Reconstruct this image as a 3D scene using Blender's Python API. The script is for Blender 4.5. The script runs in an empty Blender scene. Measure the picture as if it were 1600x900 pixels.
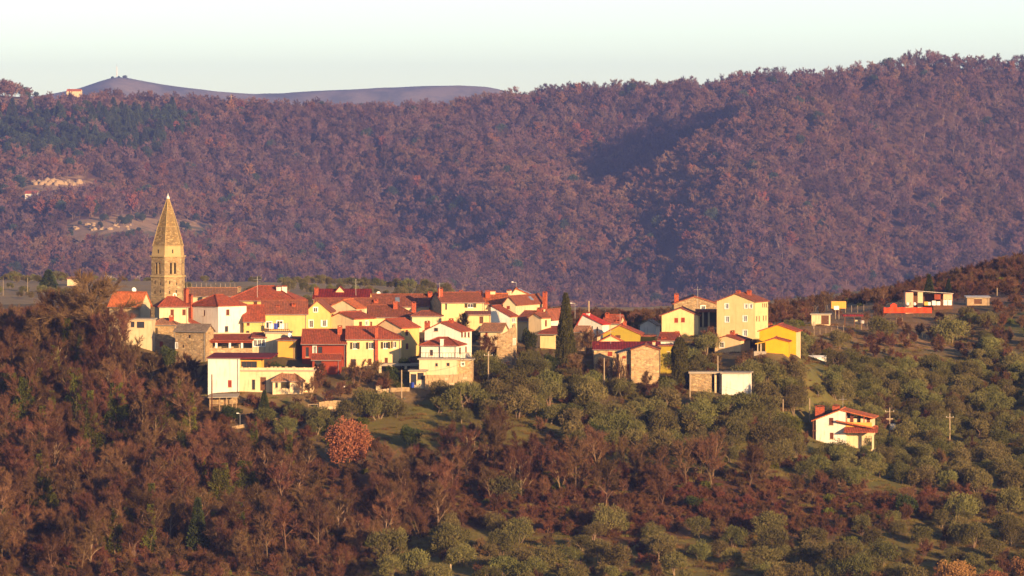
import bpy, bmesh, math, random
import numpy as np
from mathutils import Vector, Matrix

random.seed(7)
RNG = np.random.default_rng(11)
R = math.radians
SC = bpy.context.scene
COL = SC.collection

# ------------------------------------------------------------------ camera
F, HZ, CZ = 8500.0, 230.0, 40.0            # focal length in photo pixels, horizon row, camera height
cam = bpy.data.cameras.new('camera')
cam.sensor_width = 36.0
cam.lens = 36.0 * F / 1600.0
cam.shift_y = -(450.0 - HZ) / 1600.0
cam.clip_start, cam.clip_end = 1.0, 40000.0
cam_ob = bpy.data.objects.new('camera', cam)
COL.objects.link(cam_ob)
cam_ob.location = (0, 0, CZ)
cam_ob.rotation_euler = (R(90), 0, 0)
SC.camera = cam_ob

# ------------------------------------------------------------------ sky, sun, exposure
SUN_AZ, SUN_EL = 34.0, 9.5                 # degrees to the right of straight behind the camera; height
sv = Vector((math.sin(R(SUN_AZ)) * math.cos(R(SUN_EL)), -math.cos(R(SUN_AZ)) * math.cos(R(SUN_EL)), math.sin(R(SUN_EL))))
world = bpy.data.worlds.new('World')
SC.world = world
world.use_nodes = True
wn, wl = world.node_tree.nodes, world.node_tree.links
bg = wn['Background']
sky = wn.new('ShaderNodeTexSky')
sky.sky_type = 'NISHITA'
sky.sun_disc = False
sky.sun_elevation = R(SUN_EL)
sky.sun_rotation = math.atan2(sv.x, sv.y)
sky.altitude = 200
sky.air_density = 0.55
sky.dust_density = 0.3
sky.ozone_density = 0.0
wl.new(sky.outputs[0], bg.inputs[0])
bg.inputs[1].default_value = 0.088
sun = bpy.data.lights.new('sun', 'SUN')
sun.energy = 5.0
sun.angle = R(0.55)
sun.color = (1.0, 0.63, 0.31)
sun_ob = bpy.data.objects.new('sun', sun)
COL.objects.link(sun_ob)
sun_ob.location = (300, -300, 200)
sun_ob.rotation_euler = sv.to_track_quat('Z', 'Y').to_euler()
vs = SC.view_settings
vs.view_transform, vs.look = 'Standard', 'None'
vs.exposure, vs.gamma = 1.18, 1.0
vs.use_curve_mapping = False
cy = SC.cycles
cy.max_bounces, cy.diffuse_bounces, cy.glossy_bounces, cy.transmission_bounces = 4, 2, 1, 2
cy.transparent_max_bounces = 4
cy.volume_bounces = 0
cy.use_denoising = True
cy.use_adaptive_sampling = True
cy.adaptive_threshold = 0.015
cy.caustics_reflective = cy.caustics_refractive = False

# ------------------------------------------------------------------ helpers
def at(px, py, Y):
    return Vector(((px - 800.0) / F * Y, Y, CZ - (py - HZ) / F * Y))

def proj(X, Y, Z):
    return 800.0 + F * X / Y, HZ + F * (CZ - Z) / Y

def tag(o, label=None, cat=None, group=None, kind=None):
    if label: o['label'] = label
    if cat: o['category'] = cat
    if group: o['group'] = group
    if kind or cat: o['kind'] = kind or 'thing'
    return o

def empty(name, loc, rz=0.0):
    o = bpy.data.objects.new(name, None)
    o.empty_display_size = 0.5
    COL.objects.link(o)
    o.location = loc
    o.rotation_euler = (0, 0, rz)
    return o

class MB:
    """collects polygons; build() links them as one mesh object"""
    def __init__(self):
        self.v, self.f = [], []
    def poly(self, pts):
        n = len(self.v)
        self.v.extend(tuple(p) for p in pts)
        self.f.append(tuple(range(n, n + len(pts))))
    def box(self, x0, x1, y0, y1, z0, z1):
        n = len(self.v)
        self.v += [(x0, y0, z0), (x1, y0, z0), (x1, y1, z0), (x0, y1, z0), (x0, y0, z1), (x1, y0, z1), (x1, y1, z1), (x0, y1, z1)]
        for q in ((0, 3, 2, 1), (4, 5, 6, 7), (0, 1, 5, 4), (1, 2, 6, 5), (2, 3, 7, 6), (3, 0, 4, 7)):
            self.f.append(tuple(n + i for i in q))
    def tube(self, p0, p1, r0, r1, k=6, cap=True):
        p0, p1 = Vector(p0), Vector(p1)
        d = (p1 - p0)
        if d.length < 1e-6: return
        d.normalize()
        u = d.orthogonal().normalized()
        w = d.cross(u)
        n = len(self.v)
        for p, r in ((p0, r0), (p1, r1)):
            for i in range(k):
                a = 2 * math.pi * i / k
                self.v.append(tuple(p + (u * math.cos(a) + w * math.sin(a)) * r))
        for i in range(k):
            j = (i + 1) % k
            self.f.append((n + i, n + j, n + k + j, n + k + i))
        if cap:
            self.f.append(tuple(n + k + i for i in range(k)))
            self.f.append(tuple(n + k - 1 - i for i in range(k)))
    def lathe(self, prof, k=10, c=(0, 0)):
        n = len(self.v)
        for r, z in prof:
            for i in range(k):
                a = 2 * math.pi * i / k
                self.v.append((c[0] + r * math.cos(a), c[1] + r * math.sin(a), z))
        for s in range(len(prof) - 1):
            for i in range(k):
                j = (i + 1) % k
                self.f.append((n + s * k + i, n + s * k + j, n + (s + 1) * k + j, n + (s + 1) * k + i))
        self.f.append(tuple(n + (len(prof) - 1) * k + i for i in range(k)))
        self.f.append(tuple(n + k - 1 - i for i in range(k)))
    def slab(self, polys, t):
        """polygons of an underside, thickened upwards by t"""
        key = {}
        def vid(p, up):
            k = (round(p[0], 4), round(p[1], 4), round(p[2], 4), up)
            if k not in key:
                key[k] = len(self.v)
                self.v.append((p[0], p[1], p[2] + (t if up else 0)))
            return key[k]
        edges = {}
        for pl in polys:
            up = [vid(p, 1) for p in pl]
            dn = [vid(p, 0) for p in pl]
            self.f.append(tuple(up)); self.f.append(tuple(reversed(dn)))
            for i in range(len(pl)):
                j = (i + 1) % len(pl)
                edges.setdefault(frozenset((up[i], up[j])), []).append((dn[i], dn[j], up[j], up[i]))
        for e in edges.values():
            if len(e) == 1: self.f.append(e[0])
    def mesh(self, name, mat):
        me = bpy.data.meshes.new(name)
        me.from_pydata(self.v, [], self.f)
        me.materials.append(mat)
        uv = me.uv_layers.new(name='UVMap')
        dat = np.zeros(len(me.loops) * 2, dtype=np.float32)
        Zv = Vector((0, 0, 1))
        for p in me.polygons:
            n = p.normal
            if abs(n.z) > 0.985: tt, bb = Vector((1, 0, 0)), Vector((0, 1, 0))
            else:
                tt = Zv.cross(n).normalized(); bb = n.cross(tt)
            for li in p.loop_indices:
                c = me.vertices[me.loops[li].vertex_index].co
                dat[2 * li], dat[2 * li + 1] = c.dot(tt), c.dot(bb)
        uv.data.foreach_set('uv', dat)
        return me
    def build(self, name, mat, parent=None, loc=None, rz=0.0):
        o = bpy.data.objects.new(name, self.mesh(name, mat))
        COL.objects.link(o)
        if parent is not None: o.parent = parent
        if loc is not None: o.location = loc
        if rz: o.rotation_euler = (0, 0, rz)
        return o

def copy_tree(o, parent=None):
    c = o.copy()
    COL.objects.link(c)
    c.parent = parent
    for ch in o.children:
        copy_tree(ch, c)
    return c

def mesh_np(name, V, faces_n, mat, k):
    """mesh from a (n*k,3) vertex array, every k vertices one polygon"""
    me = bpy.data.meshes.new(name)
    n = len(V) // k
    me.vertices.add(n * k)
    me.vertices.foreach_set('co', np.ascontiguousarray(V, dtype=np.float32).ravel())
    me.loops.add(n * k)
    me.loops.foreach_set('vertex_index', np.arange(n * k, dtype=np.int32))
    me.polygons.add(n)
    me.polygons.foreach_set('loop_start', np.arange(0, n * k, k, dtype=np.int32))
    me.update(calc_edges=True)
    me.materials.append(mat)
    return me

# ------------------------------------------------------------------ materials
def new_mat(name):
    m = bpy.data.materials.new(name)
    m.use_nodes = True
    nt = m.node_tree
    b = nt.nodes['Principled BSDF']
    b.inputs['Roughness'].default_value = 0.85
    b.inputs['Specular IOR Level'].default_value = 0.2
    return m, nt, b

def N(nt, t, **kw):
    n = nt.nodes.new(t)
    for k, v in kw.items():
        if k in n.inputs.keys(): n.inputs[k].default_value = v
        else: setattr(n, k, v)
    return n

def mixc(nt, fac, a, b, mode='MIX'):
    n = nt.nodes.new('ShaderNodeMix')
    n.data_type = 'RGBA'; n.blend_type = mode
    for s, x in ((0, fac), (6, a), (7, b)):
        if isinstance(x, bpy.types.NodeSocket): nt.links.new(x, n.inputs[s])
        elif s == 0: n.inputs[0].default_value = x
        else: n.inputs[s].default_value = (*x, 1)
    return n.outputs[2]

def ramp(nt, src, lo, hi, a=0.0, b=1.0):
    n = N(nt, 'ShaderNodeMapRange')
    nt.links.new(src, n.inputs[0])
    n.inputs[1].default_value, n.inputs[2].default_value = lo, hi
    n.inputs[3].default_value, n.inputs[4].default_value = a, b
    return n.outputs[0]

def scaled(nt, out, sc):
    m = N(nt, 'ShaderNodeMapping')
    m.inputs['Scale'].default_value = sc
    nt.links.new(out, m.inputs[0])
    return m.outputs[0]

def plain(name, col, rough=0.8, metal=0.0):
    m, nt, b = new_mat(name)
    tc = N(nt, 'ShaderNodeTexCoord')
    no = N(nt, 'ShaderNodeTexNoise', Scale=1.7, Detail=4.0)
    nt.links.new(tc.outputs['Object'], no.inputs['Vector'])
    c = mixc(nt, ramp(nt, no.outputs[0], 0.3, 0.7), [x * 0.8 for x in col], [min(1, x * 1.12) for x in col])
    nt.links.new(c, b.inputs['Base Color'])
    b.inputs['Roughness'].default_value = rough
    b.inputs['Metallic'].default_value = metal
    return m

def plaster(name, col, wear=0.35, warm=(0.30, 0.22, 0.13)):
    m, nt, b = new_mat(name)
    tc = N(nt, 'ShaderNodeTexCoord')
    n1 = N(nt, 'ShaderNodeTexNoise', Scale=0.55, Detail=5.0, Roughness=0.62)
    nt.links.new(tc.outputs['Object'], n1.inputs['Vector'])
    n2 = N(nt, 'ShaderNodeTexNoise', Scale=1.0, Detail=4.0, Roughness=0.6)
    nt.links.new(scaled(nt, tc.outputs['Object'], (2.4, 2.4, 0.35)), n2.inputs['Vector'])
    base = mixc(nt, ramp(nt, n1.outputs[0], 0.3, 0.7), [x * 0.88 for x in col], [min(0.9, x * 1.06) for x in col])
    dirt = mixc(nt, ramp(nt, n2.outputs[0], 0.52, 0.78, 0, wear), base, warm)
    nt.links.new(dirt, b.inputs['Base Color'])
    n3 = N(nt, 'ShaderNodeTexNoise', Scale=7.0, Detail=3.0)
    nt.links.new(tc.outputs['Object'], n3.inputs['Vector'])
    bu = N(nt, 'ShaderNodeBump', Strength=0.25, Distance=0.05)
    nt.links.new(n3.outputs[0], bu.inputs['Height'])
    nt.links.new(bu.outputs[0], b.inputs['Normal'])
    b.inputs['Roughness'].default_value = 0.92
    return m

def stone(name, col, mortar, size=(2.0, 3.4)):
    m, nt, b = new_mat(name)
    uv = N(nt, 'ShaderNodeUVMap')
    vec = scaled(nt, uv.outputs[0], (size[0], size[1], 1))
    vo = N(nt, 'ShaderNodeTexVoronoi', Scale=1.0, Randomness=0.75)
    ve = N(nt, 'ShaderNodeTexVoronoi', Scale=1.0, Randomness=0.75, feature='DISTANCE_TO_EDGE')
    nt.links.new(vec, vo.inputs['Vector']); nt.links.new(vec, ve.inputs['Vector'])
    hs = N(nt, 'ShaderNodeSeparateColor'); nt.links.new(vo.outputs['Color'], hs.inputs[0])
    c1 = mixc(nt, hs.outputs[0], [x * 0.55 for x in col], [x * 1.3 for x in col])
    c1 = mixc(nt, ramp(nt, hs.outputs[1], 0.6, 1.0, 0, 0.5), c1, (col[0] * 1.1, col[1] * 0.85, col[2] * 0.6))
    no = N(nt, 'ShaderNodeTexNoise', Scale=0.35, Detail=4.0)
    nt.links.new(uv.outputs[0], no.inputs['Vector'])
    c1 = mixc(nt, ramp(nt, no.outputs[0], 0.35, 0.7, 0, 0.45), c1, [x * 0.6 for x in col])
    e = ramp(nt, ve.outputs[0], 0.02, 0.10)
    c = mixc(nt, e, mortar, c1)
    nt.links.new(c, b.inputs['Base Color'])
    bu = N(nt, 'ShaderNodeBump', Strength=0.7, Distance=0.06)
    nt.links.new(e, bu.inputs['Height']); nt.links.new(bu.outputs[0], b.inputs['Normal'])
    b.inputs['Roughness'].default_value = 0.95
    return m

def tiles(name, col, old, amount=0.5, pitch=3.6):
    m, nt, b = new_mat(name)
    uv = N(nt, 'ShaderNodeUVMap')
    sp = N(nt, 'ShaderNodeSeparateXYZ'); nt.links.new(uv.outputs[0], sp.inputs[0])
    mu = N(nt, 'ShaderNodeMath', operation='MULTIPLY'); mu.inputs[1].default_value = pitch
    nt.links.new(sp.outputs[0], mu.inputs[0])
    sn = N(nt, 'ShaderNodeMath', operation='PINGPONG'); sn.inputs[1].default_value = 0.5
    nt.links.new(mu.outputs[0], sn.inputs[0])
    fl = N(nt, 'ShaderNodeMath', operation='FLOOR'); nt.links.new(mu.outputs[0], fl.inputs[0])
    mv = N(nt, 'ShaderNodeMath', operation='MULTIPLY'); mv.inputs[1].default_value = 2.6
    nt.links.new(sp.outputs[1], mv.inputs[0])
    fv = N(nt, 'ShaderNodeMath', operation='FLOOR'); nt.links.new(mv.outputs[0], fv.inputs[0])
    cb = N(nt, 'ShaderNodeCombineXYZ'); nt.links.new(fl.outputs[0], cb.inputs[0]); nt.links.new(fv.outputs[0], cb.inputs[1])
    wn_ = N(nt, 'ShaderNodeTexWhiteNoise'); nt.links.new(cb.outputs[0], wn_.inputs['Vector'])
    oi = N(nt, 'ShaderNodeObjectInfo')
    no = N(nt, 'ShaderNodeTexNoise', Scale=0.9, Detail=6.0, Roughness=0.75)
    nt.links.new(uv.outputs[0], no.inputs['Vector'])
    c = mixc(nt, wn_.outputs[0], [x * 0.68 for x in col], [min(0.8, x * 1.25) for x in col])
    c = mixc(nt, ramp(nt, no.outputs[0], 0.42, 0.68, 0, amount), c, old)
    gr = ramp(nt, sn.outputs[0], 0.0, 0.16)
    c = mixc(nt, gr, [x * 0.45 for x in col], c)
    v = ramp(nt, oi.outputs['Random'], 0, 1, 0.85, 1.12)
    hv = N(nt, 'ShaderNodeHueSaturation'); nt.links.new(c, hv.inputs['Color']); nt.links.new(v, hv.inputs['Value'])
    nt.links.new(hv.outputs[0], b.inputs['Base Color'])
    bu = N(nt, 'ShaderNodeBump', Strength=0.8, Distance=0.08)
    nt.links.new(sn.outputs[0], bu.inputs['Height']); nt.links.new(bu.outputs[0], b.inputs['Normal'])
    b.inputs['Roughness'].default_value = 0.85
    return m

def foliage(name, col, col2, trans=0.25, rnd=0.35, inst=False, hue=0.02):
    """leaves or twigs: varied per tree and by clump"""
    m, nt, b = new_mat(name)
    oi = N(nt, 'ShaderNodeObjectInfo')
    tc = N(nt, 'ShaderNodeTexCoord')
    no = N(nt, 'ShaderNodeTexNoise', Scale=0.9, Detail=3.0)
    nt.links.new(tc.outputs['Object'], no.inputs['Vector'])
    c = mixc(nt, ramp(nt, no.outputs[0], 0.33, 0.67), col, col2)
    hv = N(nt, 'ShaderNodeHueSaturation')
    nt.links.new(c, hv.inputs['Color'])
    nt.links.new(ramp(nt, oi.outputs['Random'], 0, 1, 1 - rnd, 1 + rnd), hv.inputs['Value'])
    wn_ = N(nt, 'ShaderNodeTexWhiteNoise', noise_dimensions='1D')
    nt.links.new(oi.outputs['Random'], wn_.inputs['W'])
    nt.links.new(ramp(nt, wn_.outputs[0], 0, 1, 0.5 - hue, 0.5 + hue), hv.inputs['Hue'])
    out = hv.outputs[0]
    nt.links.new(out, b.inputs['Base Color'])
    b.inputs['Roughness'].default_value = 0.9
    b.inputs['Specular IOR Level'].default_value = 0.1
    if trans > 0:
        tr = N(nt, 'ShaderNodeBsdfTranslucent'); nt.links.new(out, tr.inputs[0])
        mx = N(nt, 'ShaderNodeMixShader'); mx.inputs[0].default_value = trans
        nt.links.new(b.outputs[0], mx.inputs[1]); nt.links.new(tr.outputs[0], mx.inputs[2])
        nt.links.new(mx.outputs[0], nt.nodes['Material Output'].inputs['Surface'])
    return m

def glass(name, col=(0.035, 0.04, 0.05), rough=0.12):
    m, nt, b = new_mat(name)
    b.inputs['Base Color'].default_value = (*col, 1)
    b.inputs['Roughness'].default_value = rough
    b.inputs['Specular IOR Level'].default_value = 0.5
    return m

M = {
    'white': plaster('white_plaster', (0.74, 0.69, 0.60), 0.5),
    'cream': plaster('cream_plaster', (0.68, 0.54, 0.33), 0.6),
    'oldcream': plaster('old_cream_plaster', (0.56, 0.45, 0.28), 0.75),
    'yellow': plaster('yellow_plaster', (0.66, 0.455, 0.16), 0.55, (0.40, 0.25, 0.10)),
    'lemon': plaster('lemon_plaster', (0.70, 0.53, 0.26), 0.5, (0.43, 0.28, 0.12)),
    'ochre': plaster('ochre_plaster', (0.66, 0.37, 0.07), 0.25),
    'gold': plaster('golden_plaster', (0.72, 0.36, 0.015), 0.2, (0.5, 0.25, 0.03)),
    'olive': plaster('olive_plaster', (0.36, 0.27, 0.035), 0.2, (0.2, 0.14, 0.03)),
    'pink': plaster('pink_plaster', (0.68, 0.40, 0.25), 0.3),
    'peach': plaster('peach_plaster', (0.72, 0.50, 0.27), 0.25),
    'redwood': plaster('red_board', (0.26, 0.045, 0.02), 0.3, (0.12, 0.03, 0.02)),
    'concrete': plaster('concrete', (0.36, 0.31, 0.24), 0.5, (0.2, 0.16, 0.11)),
    'stone': stone('field_stone', (0.40, 0.285, 0.155), (0.30, 0.23, 0.14)),
    'stonelight': stone('light_stone', (0.52, 0.36, 0.19), (0.42, 0.32, 0.19)),
    'towerstone': stone('tower_stone', (0.37, 0.27, 0.145), (0.30, 0.225, 0.125), (1.6, 3.0)),
    'spire': stone('spire_stone', (0.31, 0.22, 0.105), (0.20, 0.14, 0.07), (2.2, 4.2)),
    'ashlar': plaster('ashlar', (0.42, 0.31, 0.15), 0.4),
    'red': tiles('red_tile', (0.34, 0.075, 0.034), (0.20, 0.085, 0.05), 0.6),
    'orange': tiles('orange_tile', (0.52, 0.14, 0.045), (0.30, 0.13, 0.07), 0.4),
    'brown': tiles('brown_tile', (0.28, 0.085, 0.045), (0.17, 0.085, 0.055), 0.6),
    'old': tiles('old_tile', (0.34, 0.16, 0.085), (0.24, 0.15, 0.10), 0.7),
    'scarlet': tiles('scarlet_tile', (0.50, 0.045, 0.03), (0.36, 0.06, 0.045), 0.4),
    'maroon': tiles('maroon_sheet', (0.17, 0.018, 0.020), (0.13, 0.025, 0.025), 0.4, 2.2),
    'slate': tiles('grey_tile', (0.26, 0.20, 0.15), (0.20, 0.15, 0.11), 0.6),
    'tin': plain('tin_sheet', (0.45, 0.40, 0.36), 0.5, 0.3),
    'brick': stone('chimney_brick', (0.46, 0.10, 0.045), (0.36, 0.12, 0.07), (4.5, 9.0)),
    'glass': glass('window_glass'),
    'blueglass': glass('pale_window_glass', (0.20, 0.24, 0.30), 0.1),
    'shutter': plain('brown_shutter', (0.13, 0.04, 0.02)),
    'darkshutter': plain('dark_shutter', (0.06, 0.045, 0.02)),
    'redshutter': plain('red_shutter', (0.26, 0.04, 0.02)),
    'whitepaint': plain('white_paint', (0.80, 0.78, 0.73)),
    'timber': plain('dark_timber', (0.12, 0.055, 0.028)),
    'redtimber': plain('red_timber', (0.24, 0.05, 0.022)),
    'paletimber': plain('pale_timber', (0.36, 0.25, 0.14)),
    'post': plain('weathered_post', (0.34, 0.26, 0.17)),
    'metal': plain('grey_metal', (0.40, 0.38, 0.35), 0.4, 0.6),
    'dark': plain('dark_opening', (0.02, 0.016, 0.014)),
    'wire': plain('black_wire', (0.03, 0.03, 0.03)),
    'orangenet': plain('orange_net', (0.72, 0.06, 0.015)),
    'tealnet': plain('teal_net', (0.02, 0.13, 0.11)),
    'bluebarrel': plain('blue_plastic', (0.02, 0.05, 0.35), 0.4),
    'solar': glass('solar_glass', (0.10, 0.16, 0.26), 0.12),
    'rubble': plain('limestone_rock', (0.46, 0.36, 0.23)),
    'wallstone': plain('wall_block', (0.36, 0.255, 0.14)),
    'bark': foliage('brown_bark', (0.12, 0.075, 0.045), (0.19, 0.125, 0.075), 0, 0.3),
    'farbark': foliage('hill_bark', (0.14, 0.095, 0.075), (0.20, 0.14, 0.105), 0, 0.4),
    'palebark': foliage('pale_bark', (0.22, 0.15, 0.095), (0.30, 0.215, 0.14), 0, 0.25),
    'olivebark': foliage('olive_bark', (0.16, 0.12, 0.08), (0.24, 0.17, 0.11), 0, 0.2),
    'twig': foliage('bare_twigs', (0.085, 0.044, 0.024), (0.150, 0.080, 0.040), 0, 0.45, hue=0.025),
    'redtwig': foliage('red_bramble', (0.095, 0.042, 0.024), (0.15, 0.066, 0.032), 0, 0.3, hue=0.02),
    'fartwig': foliage('hill_twigs', (0.115, 0.066, 0.064), (0.17, 0.100, 0.088), 0, 0.5, hue=0.02),
    'fartwig2': foliage('warm_hill_twigs', (0.155, 0.085, 0.058), (0.215, 0.120, 0.078), 0, 0.4, hue=0.02),
    'faroak': foliage('hill_oak_leaves', (0.19, 0.080, 0.045), (0.27, 0.115, 0.055), 0.1, 0.3),
    'oak': foliage('orange_oak_leaves', (0.24, 0.11, 0.045), (0.38, 0.18, 0.075), 0.2, 0.2),
    'olivelf': foliage('olive_leaves', (0.076, 0.071, 0.023), (0.165, 0.148, 0.053), 0.12, 0.38, hue=0.03),
    'cypresslf': foliage('cypress_leaves', (0.045, 0.045, 0.014), (0.085, 0.078, 0.02), 0.1, 0.15),
    'ivylf': foliage('ivy_leaves', (0.07, 0.085, 0.010), (0.15, 0.15, 0.022), 0.2, 0.3),
    'darkgreen': foliage('evergreen_leaves', (0.028, 0.040, 0.012), (0.06, 0.072, 0.02), 0.15, 0.3),
    'pinelf': foliage('pine_needles', (0.038, 0.058, 0.030), (0.060, 0.075, 0.036), 0.1, 0.3),
}

# ------------------------------------------------------------------ table of the houses (corners read off the photograph, each at its own distance)
HOUSES = []
def add(label, l, r, base, eave, ridge, Y, a, wall, roofm, rtype, d=None, far=None, wins=(), chims=(), name='house', **kw):
    HOUSES.append(dict(label=label, l=l, r=r, base=base, eave=eave, ridge=ridge, Y=Y, a=R(a), wall=wall, roofm=roofm,
                       rtype=rtype, d=d, far=far, wins=wins, chims=chims, name=name, **kw))

# wins: (face, px, py, w px, h px, style)   chims: (px, py top, width px, depth fraction, material)
add('long cream house with orange tiled roof beside the church tower', 171, 220, 527, 476, 457.5, 925, -22, 'oldcream', 'orange', 'gx', far=235,
    wins=[('F', 174, 496, 4, 8, 'b'), ('F', 206, 495, 4, 9, 'b'), ('F', 190, 496, 4, 8, 'b')], ov=.45)
add('flat roofed white annex with dark openings below the long cream house', 185, 237, 534, 500, 499, 904, -4, 'oldcream', 'concrete', 'flat', d=5,
    wins=[('F', 219.5, 507.5, 12, 10, 'd'), ('F', 207, 507, 6, 9, 'd'), ('F', 196, 508, 6, 9, 'd')])
add('small cream house with hipped red roof at the foot of the church tower', 249, 294, 505, 479, 465, 913, 12, 'cream', 'red', 'hx', d=5.5,
    wins=[('F', 269, 488, 5.5, 9, 'b'), ('F', 287.5, 488, 5.5, 9, 'b')])
add('white house showing two tall walls, hipped tile roof, beside a brick chimney stack', 300, 341, 532, 476.5, 461, 921, -44, 'white', 'red', 'hy', far=385,
    wins=[('F', 319, 489, 5, 9, 'b'), ('R', 356, 488, 5, 9, 'b'), ('R', 354, 514, 5, 9, 'd')], chims=[(298, 459, 6, .02, 'brick', 'ext'), (291, 450, 6, .9, 'brick')])
add('low stone cottage with green shutter and reddish door below the church tower', 237, 275, 560, 507.5, 499, 908, -3, 'stone', 'old', 'hx', d=5,
    wins=[('F', 244, 517, 5, 9, 'n'), ('F', 252, 538, 5, 9, 'r')], chims=[(268, 492, 7, .3, 'brick')])
add('tiny white gabled outbuilding wedged behind the grey roofed stone barn', 273, 306, 532, 508, 499, 915, -8, 'white', 'red', 'gy', d=4, peak=(287, 499))
add('stone barn with grey slab roof and lit right gable', 274, 322, 562, 516.5, 508, 898, -25, 'stone', 'slate', 'gx', far=334,
    wins=[('F', 296, 526, 4, 5, 'd'), ('F', 276, 540, 3, 8, 'w'), ('F', 286, 541, 3, 5, 'd')])
add('broad house with hipped red roof and twin white chimneys behind the white house', 355, 461, 505, 469, 448, 962, -8, 'yellow', 'red', 'hx', d=10, hin=.38,
    wins=[('F', 399, 474.5, 6, 6, 'b')], chims=[(436, 446, 7, .35, 'white'), (444.5, 445.5, 7, .35, 'white'), (374, 447, 5, .5, 'stone')])
add('long low house with dull brown roof behind the white house', 294, 370, 500, 463, 451, 978, 3, 'oldcream', 'old', 'gx', d=9)
add('narrow cream house with red roof and half shaded wall', 362, 384, 532, 490.5, 479, 927, 8, 'cream', 'red', 'gx', d=6)
add('yellow wing with steep red roof and two small brown windows', 381, 413, 535, 502, 478, 919, 5, 'yellow', 'red', 'gx', d=8,
    wins=[('F', 387.8, 506, 4.5, 6, 'b'), ('F', 387, 521, 5, 8, 'd')])
add('yellow house with long brownish roof, brick chimneys and laundry terrace', 410, 480, 530, 490.5, 470.5, 922, 3, 'yellow', 'brown', 'gx', d=8,
    wins=[('F', 420, 508, 9, 10, 'w'), ('F', 437, 507, 9, 11, 'w')], chims=[(434, 476, 6, .28, 'brick'), (459, 473, 6, .28, 'brick')])
add('yellow gable house with open white shutters', 478, 515.5, 530, 487, 470, 925, -3, 'yellow', 'brown', 'gy', d=9, peak=(496, 470.5),
    wins=[('F', 493, 484, 6, 7, 'w'), ('F', 486, 506, 6, 11, 'w'), ('F', 506.5, 505, 5, 10, 'o')])
add('cream flat roofed block with terrace above, next to the glazed porch', 415, 453, 553, 521, 520, 897, 0, 'cream', 'concrete', 'flat', d=6,
    wins=[('F', 447, 549, 3, 6, 'd')])
add('front white house with low maroon roof running out over the loggia', 325, 374, 614, 560, 552, 873, -5, 'white', 'maroon', 'gx', d=8.5, rp=.95, rext=424,
    wins=[('F', 359, 599.5, 6, 11, 'r')], ov=.25)
add('ochre loggia with a wide dark window under the maroon roof', 375, 408, 584, 562, 561, 873.8, -4, 'ochre', 'concrete', 'flat', d=4, wins=[('F', 389, 570, 25, 11, 'l')], name='loggia', nocp=True)
add('low cream hut with brown hipped roof on the garden terrace', 426, 474, 613, 595, 583, 871, 2, 'cream', 'old', 'hx', d=4, wins=[('F', 446, 602, 14, 9, 'n'), ('F', 432, 602, 4, 8, 'd')])
add('ochre porch house with low red roof beside the dark red board house', 434, 462, 557, 532, 527, 892, -12, 'ochre', 'red', 'sf', d=6)
add('dark red board house with wide red roof and wooden veranda', 472, 541, 570, 535, 516, 889.5, -1, 'redwood', 'red', 'gx', d=8.5, ov=.8,
    wins=[('F', 480, 550, 5, 15, 'd'), ('F', 491.5, 548, 4, 14, 'w'), ('F', 500, 549, 7, 15, 'd')], chims=[(531, 508, 7, .3, 'brick')], boards=True)
add('long yellow house with dark shutters and a brick chimney up its front', 541.5, 627, 576, 529, 511.5, 889, 1, 'lemon', 'red', 'gx', d=8.5, hipr=True, ov=.5,
    wins=[('F', 554.6, 540.2, 7, 10, 'g'), ('F', 579.5, 540, 7, 10, 'g'), ('F', 602.5, 539.5, 7, 10, 'g'), ('F', 616.5, 538.5, 5, 10, 'g1'),
          ('F', 552, 566, 8, 10, 'd'), ('F', 578, 565.5, 5, 10, 'b'), ('F', 603.5, 563, 5, 8, 'b')], chims=[(588.3, 509, 5, -.02, 'brick', 'ext')])
add('orange yellow house with cream gable behind the long yellow house', 587, 627, 560, 511.5, 500, 906, -34, 'peach', 'red', 'gy', far=655, peak=(604, 499.5),
    wins=[('R', 635.5, 520, 4, 9, 'b'), ('R', 636, 541, 4, 9, 'b')], rwall='yellow')
add('small yellow house with red roof and cream gable in the middle of the village', 514, 553, 530, 497.5, 489, 928, -35, 'cream', 'red', 'gy', far=585, peak=(531, 489),
    wins=[('R', 563.4, 506, 4.5, 7, 'b'), ('R', 573, 505, 4, 7, 'w'), ('R', 580, 506, 3, 7, 'b')], rwall='lemon')
add('cream gable house with dull red roof below the maroon roof', 512, 556, 520, 481, 469.5, 948, -18, 'oldcream', 'orange', 'gy', far=570, peak=(537, 469.5))
add('yellow house with long maroon roof and small dormer gable', 490, 576, 500, 466.5, 452.5, 968, -5, 'yellow', 'maroon', 'gx', far=581, dormer=(531, 448, 20),
    chims=[(494.5, 448, 6, .2, 'brick')])
add('low house with brown roof just below the maroon roof', 492, 578, 505, 480, 467, 957, 0, 'cream', 'brown', 'gx', d=6)
add('long village house with brown red roof and small skylight', 583, 670, 508, 479, 461, 958, 2, 'cream', 'brown', 'gx', d=9, chims=[(587.5, 467, 7, .15, 'brick'), (672, 455, 7, .4, 'brick')], skylight=[(621, 465)])
add('house with dark red roof in front of the brown red roof, tall square chimneys', 577, 652, 520, 495.5, 478, 936, 3, 'lemon', 'brown', 'gx', d=9,
    chims=[(617.7, 470, 7, .35, 'brick'), (646.5, 471, 7, .2, 'brick')], hipr=True, wins=[('F', 640, 502, 8, 8, 'x')])
add('small house with orange hipped roof and brick flue next to the dark red roof', 644, 690, 520, 494, 487, 930, 4, 'cream', 'brown', 'hx', d=6, chims=[(654, 491, 6, .1, 'brick')])
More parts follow.
